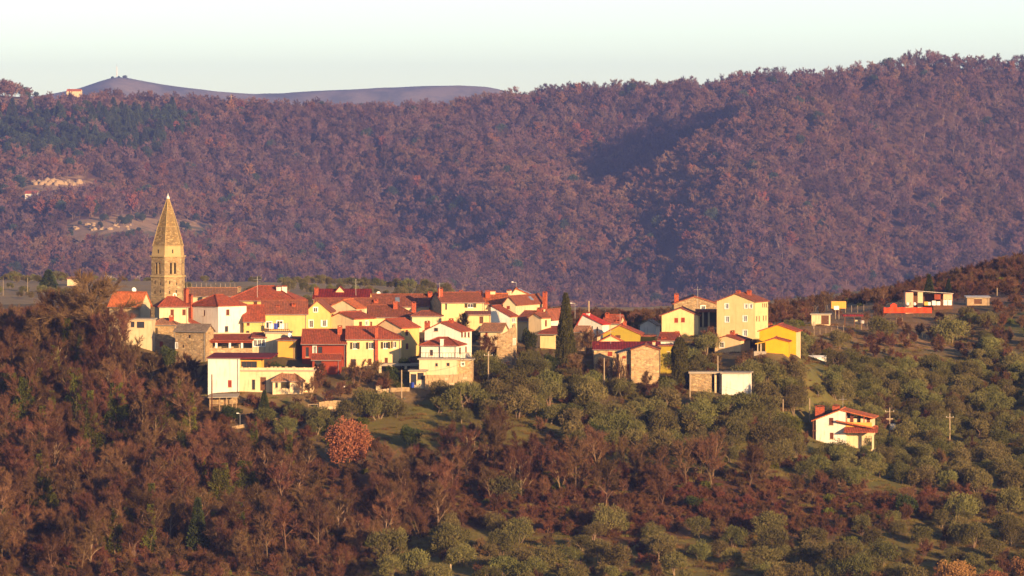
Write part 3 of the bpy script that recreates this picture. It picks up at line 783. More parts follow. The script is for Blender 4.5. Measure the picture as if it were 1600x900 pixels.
def skeleton(seed, H, limbs=7, spread=0.55, fork=0.28, sub=(5, 4), multi=1):
    """branch segments [(p0,p1,r0,r1,level)] and twig seats [(p,dir)]"""
    rnd = random.Random(seed)
    segs, tips = [], []
    def branch(p, d, length, rad, level):
        n = 4 if level == 0 else 3
        pts = [p.copy()]
        q = p.copy(); dd = d.copy()
        for i in range(n):
            j = Vector((rnd.gauss(0, 1), rnd.gauss(0, 1), rnd.gauss(0, .5))) * (0.05 if level == 0 else 0.14)
            up = Vector((0, 0, 0.05 if level < 2 else 0.02))
            dd = (dd + j + up).normalized()
            q2 = q + dd * (length / n)
            ra = rad * (1 - 0.62 * i / n); rb = rad * (1 - 0.62 * (i + 1) / n)
            segs.append((q.copy(), q2.copy(), ra, rb, level))
            q = q2; pts.append(q.copy())
        return pts, dd
    for k in range(multi):
        base = Vector((rnd.gauss(0, .25), rnd.gauss(0, .25), -0.3)) if multi > 1 else Vector((0, 0, -0.3))
        d0 = Vector((rnd.gauss(0, .06 if multi == 1 else .22), rnd.gauss(0, .06 if multi == 1 else .22), 1)).normalized()
        trunk, dt = branch(base, d0, H * 0.72, H * 0.0145 / math.sqrt(multi) + .02, 0)
        L = max(3, limbs // multi + (1 if multi > 1 else 0))
        for i in range(L):
            f = fork + (0.97 - fork) * (i + rnd.random() * .6) / L
            s = f * (len(trunk) - 1); i0 = min(int(s), len(trunk) - 2)
            p = trunk[i0].lerp(trunk[i0 + 1], s - i0)
            az = i * 2.4 + rnd.random() * 1.2 + k * 2
            out = spread * rnd.uniform(.75, 1.25) * (1.15 - 0.45 * f)
            d = Vector((math.cos(az) * out, math.sin(az) * out, 1 - out * .45)).normalized()
            ln = H * rnd.uniform(.30, .44) * (1.12 - 0.55 * f)
            lp, ld = branch(p, d, ln, H * 0.0085 * (1.2 - .5 * f), 1)
            for j in range(sub[0]):
                g = .25 + .75 * (j + rnd.random() * .5) / sub[0]
                s2 = min(g, .99) * (len(lp) - 1); j0 = min(int(s2), len(lp) - 2)
                p2 = lp[j0].lerp(lp[j0 + 1], s2 - j0)
                d2 = (ld + Vector((rnd.gauss(0, .5), rnd.gauss(0, .5), rnd.gauss(.12, .4)))).normalized()
                bp, bd = branch(p2, d2, ln * rnd.uniform(.4, .62), H * .0042, 2)
                for m in range(sub[1]):
                    g3 = .2 + .8 * (m + rnd.random() * .5) / sub[1]
                    s3 = min(g3, .99) * (len(bp) - 1); m0 = min(int(s3), len(bp) - 2)
                    p3 = bp[m0].lerp(bp[m0 + 1], s3 - m0)
                    d3 = (bd + Vector((rnd.gauss(0, .5), rnd.gauss(0, .5), rnd.gauss(.15, .4)))).normalized()
                    e = p3 + d3 * ln * rnd.uniform(.22, .36)
                    segs.append((p3, e, H * .0026, H * .0012, 3))
                    tips.append((p3, e))
    return segs, tips

def bare_mesh(seed, H, twigs=22, tl=0.75, tw=0.034, bark='bark', twigm='twig', thick=1.0, **kw):
    """(trunk mesh, crown mesh) of a leafless tree"""
    segs, tips = skeleton(seed, H, **kw)
    rng = np.random.default_rng(seed)
    mb = MB()
    for p0, p1, r0, r1, lv in segs:
        if lv < 3: mb.tube(p0, p1, max(r0 * thick, .02), max(r1 * thick, .016), 5 if lv == 0 else 3, cap=False)
    tm = mb.mesh('trunk', M[bark])
    P0 = np.array([tuple(a) for a, b in tips]); P1 = np.array([tuple(b) for a, b in tips])
    n = len(tips)
    V = [leaf_tris(P0, unit(P1 - P0), np.linalg.norm(P1 - P0, axis=1), 0.06, rng)]
    k = np.repeat(np.arange(n), twigs)
    f = rng.random(len(k))[:, None]
    P = P0[k] * (1 - f) + P1[k] * f
    D = unit(unit(P1 - P0)[k] * 0.9 + rng.normal(size=(len(k), 3)) * 0.55 + np.array([0, 0, 0.28]))
    V.append(leaf_tris(P, D, rng.uniform(.5, 1.2, len(k)) * tl, tw * rng.uniform(.7, 1.5, len(k)), rng))
    cm = mesh_np('crown', np.concatenate(V), None, M[twigm], 3)
    return tm, cm

def leafy_mesh(seed, H, n, ll=0.24, lw=0.14, leafm='oak', bark='bark', **kw):
    segs, tips = skeleton(seed, H, **kw)
    rng = np.random.default_rng(seed)
    mb = MB()
    for p0, p1, r0, r1, lv in segs:
        if lv < 3: mb.tube(p0, p1, max(r0, .02), max(r1, .016), 5 if lv == 0 else 3, cap=False)
    tm = mb.mesh('trunk', M[bark])
    P0 = np.array([tuple(a) for a, b in tips]); P1 = np.array([tuple(b) for a, b in tips])
    k = rng.integers(0, len(tips), n)
    f = rng.random(n)[:, None]
    P = P0[k] * (1 - f) + P1[k] * f + rng.normal(size=(n, 3)) * 0.16 * H / 7
    D = unit(rng.normal(size=(n, 3)) + np.array([0, 0, .2]))
    cm = mesh_np('crown', leaf_quads(P, D, rng.uniform(.7, 1.3, n) * ll, lw, rng), None, M[leafm], 4)
    return tm, cm

def clump_mesh(seed, R0, H, n, clumps=11, ll=0.24, lw=0.085, leafm='olivelf', bark='olivebark', trunk=True, upw=0.55, flat=1.0):
    """rounded evergreen crown out of leaf clumps: olive tree or bush"""
    rng = np.random.default_rng(seed)
    z0 = H * 0.18 if trunk else 0.0
    C, S = [], []
    for i in range(clumps):
        az = i * 2.399 + rng.random()
        rr = R0 * math.sqrt((i + .5) / clumps) * 0.74
        zz = z0 + (H - z0) * (0.36 + 0.40 * (1 - (rr / R0) ** 2) * rng.uniform(.6, 1.12) - 0.12 * rng.random())
        C.append((rr * math.cos(az) * rng.uniform(.8, 1.25), rr * math.sin(az) * rng.uniform(.8, 1.25), zz)); S.append(R0 * rng.uniform(.22, .52))
    for i in range(clumps // 2):
        az = rng.random() * 6.28
        C.append((R0 * .62 * math.cos(az), R0 * .62 * math.sin(az), z0 + (H - z0) * rng.uniform(.12, .3))); S.append(R0 * rng.uniform(.30, .44))
    C, S = np.array(C), np.array(S)
    k = rng.choice(len(C), n, p=S ** 2 / (S ** 2).sum())
    d = unit(rng.normal(size=(n, 3)))
    rad = S[k] * rng.uniform(.35, 1.12, n) ** .5 * (1 + .25 * vnoise(d[:, 0] * 3 + k, d[:, 1] * 3 + d[:, 2] * 2, seed))
    P = C[k] + d * rad[:, None] * np.array([1, 1, .92 * flat])
    P[:, 2] = np.maximum(P[:, 2], 0.02 if not trunk else z0 * .55)
    D = unit(d * .35 + rng.normal(size=(n, 3)) * .5 + np.array([0, 0, upw]))
    cm = mesh_np('crown', leaf_quads(P, D, rng.uniform(.7, 1.5, n) * ll, lw * rng.uniform(.8, 1.3, n), rng, d), None, M[leafm], 4)
    mb = MB()
    rnd = random.Random(seed)
    for s in range(3 if trunk else 1):
        p = Vector((rnd.gauss(0, .12), rnd.gauss(0, .12), -.3)); d0 = Vector((rnd.gauss(0, .3), rnd.gauss(0, .3), 1)).normalized()
        q = p + d0 * H * .4; mb.tube(p, q, .11 * H / 4, .07 * H / 4, 5, cap=False)
        for b_ in range(3):
            e = q + Vector((rnd.gauss(0, .5), rnd.gauss(0, .5), .8)).normalized() * H * .38
            mb.tube(q, e, .06 * H / 4, .02, 4, cap=False)
    return mb.mesh('trunk', M[bark]), cm

def spindle_mesh(seed, H, R0, n, leafm='cypresslf', ll=0.42, lw=0.13, shape='cypress'):
    rng = np.random.default_rng(seed)
    t = rng.random(n) ** .85
    if shape == 'cypress':
        rr = R0 * np.minimum(1, (t / .12) ** .6) * np.clip(1 - np.clip(t - .22, 0, 1) / .80, 0.02, 1) ** .72
    elif shape == 'column':
        rr = R0 * np.minimum(1, (t / .08) ** .5) * np.clip(1 - np.clip(t - .75, 0, 1) / .27, 0.02, 1) ** .6
    else:                                   # cone
        rr = R0 * np.clip(1.02 - t, 0, 1) * np.minimum(1, (t + .15) / .25)
    az = rng.random(n) * 2 * math.pi
    rib = 1 + .10 * np.sin(az * 5 + t * 9) + .08 * np.sin(az * 11 - t * 23) + .10 * vnoise(az * 2.2, t * H * 1.1, seed)
    r_ = rr * rib * rng.uniform(.62, 1.0, n) ** .5
    P = np.column_stack([r_ * np.cos(az), r_ * np.sin(az), t * H * .97 + .05])
    o = np.column_stack([np.cos(az), np.sin(az), np.zeros(n)])
    D = unit(o * .42 + rng.normal(size=(n, 3)) * .22 + np.array([0, 0, 1.0 if shape != 'cone' else .2]))
    cm = mesh_np('crown', leaf_quads(P, D, rng.uniform(.6, 1.3, n) * ll, lw, rng, o), None, M[leafm], 4)
    mb = MB(); mb.tube((0, 0, -.4), (0, 0, H * .7), .16, .05, 6)
    return mb.mesh('trunk', M['bark']), cm

def ivy_mesh(seed, H, n=1500, fat=1.0):
    rng = np.random.default_rng(seed)
    t = rng.random(n)
    az = rng.random(n) * 6.283
    r_ = (0.3 + .85 * np.clip(1.1 - t, .2, 1) * (1 + 1.2 * vnoise(az, t * H * .9, seed))) * rng.uniform(.5, 1, n)
    r_ = r_ * fat
    P = np.column_stack([r_ * np.cos(az), r_ * np.sin(az), t * H])
    D = unit(np.column_stack([np.cos(az), np.sin(az), np.full(n, -.2)]) + rng.normal(size=(n, 3)) * .5)
    return mesh_np('ivy', leaf_quads(P, D, .20, .17, rng), None, M['ivylf'], 4)

def proto_pair(tm, cm, name):
    """crown and trunk joined for use in a mass"""
    bm = bmesh.new()
    bm.from_mesh(tm); k = len(bm.faces)
    bm.from_mesh(cm)
    bm.faces.ensure_lookup_table()
    for i in range(k, len(bm.faces)): bm.faces[i].material_index = 1
    me = bpy.data.meshes.new(name); bm.to_mesh(me); bm.free()
    me.materials.append(tm.materials[0]); me.materials.append(cm.materials[0])
    return bpy.data.objects.new(name, me)

def mass(name, label, protos, pts, idx, scl, rot):
    """one object whose points carry copies of the plants"""
    pc = bpy.data.collections.new(name + '_kinds')
    for p in protos: pc.objects.link(p)
    me = bpy.data.meshes.new(name)
    me.vertices.add(len(pts)); me.vertices.foreach_set('co', np.asarray(pts, np.float32).ravel())
    for an, ty, arr in (('kind_index', 'INT', idx), ('size', 'FLOAT', scl), ('turn', 'FLOAT', rot)):
        a_ = me.attributes.new(an, ty, 'POINT')
        a_.data.foreach_set('value', np.asarray(arr, np.int32 if ty == 'INT' else np.float32))
    o = bpy.data.objects.new(name, me); COL.objects.link(o)
    ng = bpy.data.node_groups.new(name + '_scatter', 'GeometryNodeTree')
    ng.interface.new_socket('Geometry', in_out='INPUT', socket_type='NodeSocketGeometry')
    ng.interface.new_socket('Geometry', in_out='OUTPUT', socket_type='NodeSocketGeometry')
    gi, go = ng.nodes.new('NodeGroupInput'), ng.nodes.new('NodeGroupOutput')
    ci = ng.nodes.new('GeometryNodeCollectionInfo')
    ci.inputs['Collection'].default_value = pc
    ci.inputs['Separate Children'].default_value = True
    ci.inputs['Reset Children'].default_value = True
    ip = ng.nodes.new('GeometryNodeInstanceOnPoints')
    ip.inputs['Pick Instance'].default_value = True
    def named(an, ty):
        n = ng.nodes.new('GeometryNodeInputNamedAttribute'); n.data_type = ty
        n.inputs['Name'].default_value = an
        return n.outputs[0]
    ng.links.new(gi.outputs[0], ip.inputs['Points'])
    ng.links.new(ci.outputs[0], ip.inputs['Instance'])
    ng.links.new(named('kind_index', 'INT'), ip.inputs['Instance Index'])
    cx = ng.nodes.new('ShaderNodeCombineXYZ'); ng.links.new(named('turn', 'FLOAT'), cx.inputs[2])
    ng.links.new(cx.outputs[0], ip.inputs['Rotation'])
    ng.links.new(named('size', 'FLOAT'), ip.inputs['Scale'])
    ng.links.new(ip.outputs[0], go.inputs[0])
    md = o.modifiers.new('scatter', 'NODES'); md.node_group = ng
    tag(o, label, None, kind='stuff')
    return o

def jitter_grid(x0, x1, y0, y1, s, rng):
    X, Y = np.meshgrid(np.arange(x0, x1, s), np.arange(y0, y1, s))
    X = X + (np.arange(X.shape[0])[:, None] % 2) * s * .5
    X = X + rng.uniform(-.42, .42, X.shape) * s; Y = Y + rng.uniform(-.42, .42, Y.shape) * s
    return X.ravel(), Y.ravel()

# ------------------------------------------------------------------ wood on the far hill
def far_protos():
    out = []
    for i in range(5):
        tm, cm = bare_mesh(100 + i, 7.6, twigs=15, tl=.85, tw=.10, bark='farbark', twigm='fartwig' if i < 3 else 'fartwig2', limbs=9, spread=.78 + .06 * i, fork=.22, sub=(4, 3), thick=1.0)
        out.append(proto_pair(tm, cm, 'a%d_hill_tree' % i))
    for i in range(2):
        tm, cm = bare_mesh(120 + i, 9.0, twigs=11, tl=.9, tw=.08, bark='farbark', twigm='fartwig', limbs=7, spread=.5, fork=.4, sub=(4, 3), thick=1.5)
        out.append(proto_pair(tm, cm, 'b%d_hill_tree' % i))
    tm, cm = leafy_mesh(130, 8.0, 1600, .5, .3, 'faroak', limbs=7, spread=.6, fork=.25, sub=(4, 3)); out.append(proto_pair(tm, cm, 'c0_hill_oak'))
    tm, cm = spindle_mesh(131, 8.5, 2.6, 1800, 'pinelf', .7, .3, 'cone'); out.append(proto_pair(tm, cm, 'd0_hill_pine'))
    tm, cm = clump_mesh(132, 2.7, 7.0, 1800, 10, .5, .26, 'pinelf', 'bark'); out.append(proto_pair(tm, cm, 'd1_hill_pine'))
    return out
rng = np.random.default_rng(5)
X, Y = jitter_grid(-640, 640, 2200, 5200, 8.2, rng)
Z = height(X, Y)
px, py = proj(X, Y, Z)
keep = (px > -260) & (px < 1860) & (Y > np.where(px > 660, 3750, 4010 + 40 * np.sin(X / 150.0)))
# clearings: terraces and olive plots on the left part of the hill
clear = np.any([inpoly(px, py, P) for P in CLEARINGS], axis=0)
dens = rng.random(len(X)) < np.where(clear, .10, 1.0)
keep &= dens & ((vnoise(X / 20, Y / 20, 33) > -.27) | (rng.random(len(X)) < .25))
X, Y, Z, px, py, clear = X[keep], Y[keep], Z[keep], px[keep], py[keep], clear[keep]
u = rng.random(len(X))
big = vnoise(X / 110, Y / 110, 31)
warm = vnoise(X / 60, Y / 75, 35) + .35 * vnoise(X / 22, Y / 25, 36) + .25 * (rng.random(len(X)) - .5)
kind = np.where(warm > .06, 3 + rng.integers(0, 2, len(X)), rng.integers(0, 3, len(X)))
kind = np.where((u < np.clip(.04 + .4 * (big + .0), 0.01, .35)), 5 + rng.integers(0, 2, len(X)), kind)
leftish = (px < 420)
kind = np.where(rng.random(len(X)) < np.where(leftish, .045, .014), 7, kind)
pine = inpoly(px, py, [(-260, 188), (40, 186), (170, 182), (300, 184), (320, 215), (220, 245), (60, 255), (-260, 250)])
kind = np.where(pine & (rng.random(len(X)) < .75), 8 + rng.integers(0, 2, len(X)), kind)
kind = np.where(rng.random(len(X)) < np.where(leftish, .05, .022), 9, kind)
trunky = inpoly(px, py, [(1330, 170), (1700, 150), (1700, 260), (1400, 260)])
kind = np.where(trunky & (rng.random(len(X)) < .6), 5 + rng.integers(0, 2, len(X)), kind)
kind = np.where(clear & (py > 340), 9, kind)
mass('far_wood', 'wintry brown and purple wood covering the far hillside', far_protos(), np.column_stack([X, Y, Z]), kind,
     np.where(clear, .6, 1.0) * np.where((kind == 5) | (kind == 6), .8, 1.0) * (1.15 + 1.15 * rng.random(len(X)) ** 1.6), rng.uniform(0, 6.28, len(X)))

# ------------------------------------------------------------------ buildings
class Frame:
    """a building's own axes: x along its front, y into its depth, z up"""
    def __init__(self, o, a):
        self.o, self.a = Vector(o), a
        self.ca, self.sa = math.cos(a), math.sin(a)
    def loc(self, p):
        d = Vector(p) - self.o
        return Vector((d.x * self.ca + d.y * self.sa, -d.x * self.sa + d.y * self.ca, d.z))
    def hit(self, px, py, axis, val):
        """local point where a picture point meets the plane x=val or y=val"""
        c = self.loc((0, 0, CZ))
        e = self.loc(at(px, py, 1000.0))
        r = e - c
        i = 0 if axis == 'x' else 1
        t = (val - c[i]) / r[i]
        return c + r * t

def wall_face(mb, top, ops, P, low):
    """one wall from a top line [(u,z)..] with rectangular openings; P maps (u, v, out) to local space"""
    W = top[-1][0]
    mz = min(z for u, z in top)
    us = sorted({0.0, W, *[x for o in ops for x in o[:2]]})
    vs_ = sorted({low, mz, *[x for o in ops for x in o[2:4]]})
    for i in range(len(us) - 1):
        for j in range(len(vs_) - 1):
            uc, vc = (us[i] + us[i + 1]) / 2, (vs_[j] + vs_[j + 1]) / 2
            if any(o[0] < uc < o[1] and o[2] < vc < o[3] for o in ops): continue
            mb.poly([P(us[i], vs_[j], 0), P(us[i + 1], vs_[j], 0), P(us[i + 1], vs_[j + 1], 0), P(us[i], vs_[j + 1], 0)])
    for u0, u1, v0, v1 in ops:
        q = -.16
        mb.poly([P(u0, v0, 0), P(u1, v0, 0), P(u1, v0, q), P(u0, v0, q)])
        mb.poly([P(u0, v1, q), P(u1, v1, q), P(u1, v1, 0), P(u0, v1, 0)])
        mb.poly([P(u0, v0, 0), P(u0, v0, q), P(u0, v1, q), P(u0, v1, 0)])
        mb.poly([P(u1, v0, q), P(u1, v0, 0), P(u1, v1, 0), P(u1, v1, q)])
    up = [(u, z) for u, z in top if z > mz + 1e-4]
    if up:
        pts = []
        if top[-1][1] <= mz + 1e-4: pts.append(P(W, mz, 0))
        else: pts += [P(W, mz, 0)]
        for u, z in reversed(top):
            if z > mz + 1e-4: pts.append(P(u, z, 0))
        pts.append(P(0, mz, 0))
        mb.poly(list(reversed(pts)))

def fbox(mb, P, u0, u1, v0, v1, o0, o1):
    c = [P(u, v, o) for o in (o0, o1) for u, v in ((u0, v0), (u1, v0), (u1, v1), (u0, v1))]
    n = len(mb.v)
    mb.v += [tuple(x) for x in c]
    for q in ((0, 1, 2, 3), (7, 6, 5, 4), (0, 4, 5, 1), (1, 5, 6, 2), (2, 6, 7, 3), (3, 7, 4, 0)):
        mb.f.append(tuple(n + i for i in q))

def window(root, P, u0, u1, v0, v1, style, cut, cat='window'):
    z = -.13 if cut else .02
    w, h = u1 - u0, v1 - v0
    mb = MB()
    if style == 'x':                                        # door or dark doorway
        fbox(mb, P, u0 - .02, u1 + .02, v0 - .02, v1 + .02, z - .06, z)
        d_ = mb.build('door', M['timber'], root)
        hb = MB(); fbox(hb, P, u1 - .22, u1 - .14, v0 + h * .45, v0 + h * .5, z, z + .06); hb.build('handle', M['metal'], d_)
        lb = MB(); fbox(lb, P, u0 - .10, u1 + .10, v1, v1 + .12, -.02, .05); lb.build('lintel', M['oldcream'], d_)
        return d_
    pane = {'blue': 'blueglass', 'p': 'blueglass'}.get(style, 'glass')
    fbox(mb, P, u0 - .02, u1 + .02, v0 - .02, v1 + .02, z - .05, z)
    wn_ = mb.build('window', M[pane], root)
    fm = {'w': 'whitepaint', 'g': 'whitepaint', 'g1': 'whitepaint', 'o': 'whitepaint', 'p': 'whitepaint', 'blue': 'whitepaint', 'l': 'timber', 'n': 'timber'}.get(style, 'timber')
    fb = MB(); t = .06 if min(w, h) > .5 else .04
    y0, y1 = z, z + .05
    fbox(fb, P, u0, u0 + t, v0, v1, y0, y1); fbox(fb, P, u1 - t, u1, v0, v1, y0, y1)
    fbox(fb, P, u0 + t, u1 - t, v0, v0 + t, y0, y1); fbox(fb, P, u0 + t, u1 - t, v1 - t, v1, y0, y1)
    nm = max(1, int(w / .9)) if style == 'l' else 1
    if w > .35 and style != 'd':
        for k in range(nm):
            uc = u0 + w * (k + 1) / (nm + 1)
            fbox(fb, P, uc - t * .5, uc + t * .5, v0 + t, v1 - t, y0, y1 - .01)
    fb.build('frame', M[fm], wn_)
    sb = MB(); fbox(sb, P, u0 - .08, u1 + .08, v0 - .10, v0 - .005, -.02, .09); sb.build('sill', M['whitepaint' if fm == 'whitepaint' else 'oldcream'], wn_)
    if style in ('w', 'p'):
        bb = MB(); s = .13
        fbox(bb, P, u0 - s, u0, v0, v1, .004, .035); fbox(bb, P, u1, u1 + s, v0, v1, .004, .035); fbox(bb, P, u0 - s, u1 + s, v1, v1 + s, .004, .035)
        bb.build('surround', M['whitepaint'], wn_)
    sm = {'b': 'shutter', 'r': 'redshutter', 'n': 'darkshutter', 'g': 'darkshutter', 'g1': 'darkshutter', 'o': 'whitepaint'}.get(style)
    if style in ('b', 'r', 'n'):
        for k in (0, 1):
            a_ = u0 + k * w / 2 + .008; b_ = a_ + w / 2 - .016
            s_ = MB(); fbox(s_, P, a_, b_, v0 + .01, v1 - .01, y1 + .005, y1 + .04)
            for q in range(4):
                vv = v0 + h * (q + .6) / 4.4; fbox(s_, P, a_ + .03, b_ - .03, vv, vv + .05, y1 + .04, y1 + .055)
            s_.build('shutter', M[sm], wn_)
    elif style in ('g', 'g1', 'o'):
        sides = ((u0 - w * .55, u0 - .03), (u1 + .03, u1 + w * .55)) if style != 'g1' else ((u0 - w * .55, u0 - .03),)
        for a_, b_ in sides:
            s_ = MB(); fbox(s_, P, a_, b_, v0 - .02, v1 + .02, .02, .06)
            for q in range(4):
                vv = v0 + h * (q + .6) / 4.4; fbox(s_, P, a_ + .04, b_ - .04, vv, vv + .06, .06, .075)
            s_.build('shutter', M[sm], wn_)
    return wn_

def chimney(root, fr, h, c, zr, w, d):
    px, pt, wp, yf, mat = c[:5]
    ext = len(c) > 5
    yl = yf * d if not ext else -.16
    p = fr.hit(px, pt, 'y', yl)
    s = F / (h['o'].y)
    hw = max(wp / s / 2, .22)
    hd = min(hw, .45) if not ext else .2
    z0 = -1.0 if ext else max(min(h['ze'] * .98, p.z - 3.2), .5)
    mb = MB()
    mb.box(p.x - hw, p.x + hw, yl - hd, yl + hd, z0, p.z - .36)
    mb.box(p.x - hw - .06, p.x + hw + .06, yl - hd - .06, yl + hd + .06, p.z - .36, p.z - .28)
    o = mb.build('chimney', M[mat], root)
    cb = MB()
    for sx in (-1, 1):
        cb.box(p.x + sx * hw * .75 - .08, p.x + sx * hw * .75 + .08, yl - hd * .8, yl + hd * .8, p.z - .28, p.z - .10)
    e = .10
    cb.poly([(p.x - hw - e, yl - hd - e, p.z - .10), (p.x, yl - hd - e, p.z), (p.x, yl + hd + e, p.z), (p.x - hw - e, yl + hd + e, p.z - .10)])
    cb.poly([(p.x, yl - hd - e, p.z), (p.x + hw + e, yl - hd - e, p.z - .10), (p.x + hw + e, yl + hd + e, p.z - .10), (p.x, yl + hd + e, p.z)])
    cb.poly([(p.x - hw - e, yl - hd - e, p.z - .10), (p.x + hw + e, yl - hd - e, p.z - .10), (p.x, yl - hd - e, p.z)])
    cb.poly([(p.x - hw - e, yl + hd + e, p.z - .10), (p.x + hw + e, yl + hd + e, p.z - .10), (p.x + hw + e, yl - hd - e, p.z - .10), (p.x - hw - e, yl - hd - e, p.z - .10)])
    cb.build('cap', M['red' if mat != 'stone' else 'old'], o)

def build_house(h):
    if h.get('far_hill'):
        g = ground_px((h['l'] + h['r']) / 2, h['base'], 1290, 5100)
        h['Y'] = g.y; inv_corner(h)
    o, a, w, d = h['o'], h['a'], h['w'], h['dd']
    fr = Frame(o, a)
    root = empty(h['name'], o, a)
    tag(root, h['label'], 'house' if h['name'] == 'house' else h['name'].replace('_', ' '))
    h['root'], h['fr'] = root, fr
    low = -3.0
    ze = fr.hit(h['l'], h['eave'], 'y', 0).z
    h['ze'] = ze
    rt = h['rtype']; ov = h.get('ov', .3); og = .22; t = .17
    rp = h.get('rp', .5)
    ridge_line = []
    if rt == 'gy':
        pk = fr.hit(*h['peak'], 'y', 0)
        xr, zr = min(max(pk.x, .02), w), pk.z
        zl = zr2 = ze
        if h.get('lowl'): zl = zr - .02
        er = w
        if h.get('lowr'):                                   # roof runs on past the wall on the right
            q = fr.hit(*h['lowr'], 'y', 0); er = q.x; zE = q.z
            zr2 = zr + (zE - zr) * (w - xr) / (er - xr)
        topF = [(0, zl)] + ([(xr, zr)] if .05 < xr < w - .05 else []) + [(w, zr2)]
        topB = [(w - u, z) for u, z in reversed(topF)]
        topR, topL = [(0, zr2), (d, zr2)], [(0, zl), (d, zl)]
        sl = (zr - zl) / max(xr, .3); sr = (zr - zr2) / max(w - xr, .3)
        lx = -ov if xr > .3 else -.15
        rxx = w + ov if not h.get('lowr') else er
        zL = zl - (0 - lx) * sl if xr > .3 else zr
        zR = zr - (rxx - xr) * sr
        polys = [[(xr, -og, zr), (rxx, -og, zR), (rxx, d + og, zR), (xr, d + og, zr)]]
        if xr > .3: polys.append([(lx, -og, zL), (xr, -og, zr), (xr, d + og, zr), (lx, d + og, zL)])
        ridge_line = [((xr, -og, zr + t), (xr, d + og, zr + t))]
    elif rt in ('gx', 'hx', 'hy'):
        zr = fr.hit((h['l'] + h['r']) / 2, h['ridge'], 'y', d * rp).z
        zr = max(zr, ze + .25)
        if rt == 'gx':
            yr = d * rp
            sf, sb = (zr - ze) / yr, (zr - ze) / max(d - yr, .25)
            if rp > .8:                                     # nearly single pitch
                topL = [(0, zr - .1), (d, ze)]; topR = [(0, ze), (d, zr - .1)]; topF = [(0, ze), (w, ze)]; topB = [(0, zr - .1), (w, zr - .1)]
                ef = ze - ov * (zr - .1 - ze) / d; eb = zr - .1 + ov * (zr - .1 - ze) / d
                xe_ = fr.hit(h['rext'], h['eave'], 'y', 0).x if h.get('rext') else w + og
                polys = [[(-og, -ov, ef), (xe_, -ov, ef), (xe_, d + ov, eb), (-og, d + ov, eb)]]
            else:
                hr = h.get('hipr')
                topF = [(0, ze), (w, ze)]; topB = [(0, ze), (w, ze)]
                topL = [(0, ze), (d - yr, zr), (d, ze)]
                topR = [(0, ze), (d, ze)] if hr else [(0, ze), (yr, zr), (d, ze)]
                ef, eb = ze - ov * sf, ze - ov * sb
                xe = w - min(d * .45, w * .4) if hr else w + og
                xo = w + ov if hr else w + og
                polys = [[(-og, -ov, ef), (xo, -ov, ef), (xe, yr, zr), (-og, yr, zr)], [(-og, yr, zr), (xe, yr, zr), (xo, d + ov, eb), (-og, d + ov, eb)]]
                if hr: polys.append([(xo, -ov, ef), (xo, d + ov, eb), (xe, yr, zr)])
                ridge_line = [((-og, yr, zr + t), (xe, yr, zr + t))]
                if hr: ridge_line.append(((xe, yr, zr + t), (xo, -ov, ef + t)))
        else:
            topF = [(0, ze), (w, ze)]; topB = list(topF); topL = [(0, ze), (d, ze)]; topR = list(topL)
            hin = h.get('hin', .36)
            A_, B_, C_, D_ = (-ov, -ov), (w + ov, -ov), (w + ov, d + ov), (-ov, d + ov)
            if rt == 'hx':
                i = min(hin * w, d * .5 + .2); r0, r1 = (i, d / 2), (w - i, d / 2)
                sl = (zr - ze) / (d / 2)
                zo = ze - ov * sl
                polys = [[(*A_, zo), (*B_, zo), (*r1, zr), (*r0, zr)], [(*B_, zo), (*C_, zo), (*r1, zr)], [(*C_, zo), (*D_, zo), (*r0, zr), (*r1, zr)], [(*D_, zo), (*A_, zo), (*r0, zr)]]
            else:
                i = min(hin * d, w * .5); r0, r1 = (w / 2, i), (w / 2, d - i)
                sl = (zr - ze) / (w / 2)
                zo = ze - ov * sl
                polys = [[(*A_, zo), (*B_, zo), (*r0, zr)], [(*B_, zo), (*C_, zo), (*r1, zr), (*r0, zr)], [(*C_, zo), (*D_, zo), (*r1, zr)], [(*D_, zo), (*A_, zo), (*r0, zr), (*r1, zr)]]
            ridge_line = [((*r0, zr + t), (*r1, zr + t)), ((*r0, zr + t), (*A_, zo + t)), ((*(r1 if rt == 'hx' else r0), zr + t), (*B_, zo + t))]
    else:
        if rt == 'flat':
            c4 = [ze] * 4; ov, og = .25, .25
        else:
            zr = fr.hit((h['l'] + h['r']) / 2, h['ridge'], 'y', d if rt == 'sf' else 0).z
            c4 = {'sf': [ze, ze, zr, zr], 'sr': [zr, ze, ze, zr], 'sl': [ze, zr, zr, ze]}[rt]
        topF = [(0, c4[0]), (w, c4[1])]; topR = [(0, c4[1]), (d, c4[2])]; topB = [(0, c4[2]), (w, c4[3])]; topL = [(0, c4[3]), (d, c4[0])]
        gxs, gys = (c4[1] - c4[0]) / w, (c4[3] - c4[0]) / d
        zz = lambda x, y: c4[0] + gxs * x + gys * y
        polys = [[(x, y, zz(x, y)) for x, y in ((-og, -ov), (w + og, -ov), (w + og, d + ov), (-og, d + ov))]]
        zr = max(c4)
        if rt == 'flat': t = .22
    P = {'F': lambda u, v, q: (u, -q, v), 'R': lambda u, v, q: (w + q, u, v), 'B': lambda u, v, q: (w - u, d + q, v), 'L': lambda u, v, q: (-q, d - u, v)}
    tops = {'F': topF, 'R': topR, 'B': topB, 'L': topL}
    ops = {k: [] for k in P}
    todo = []
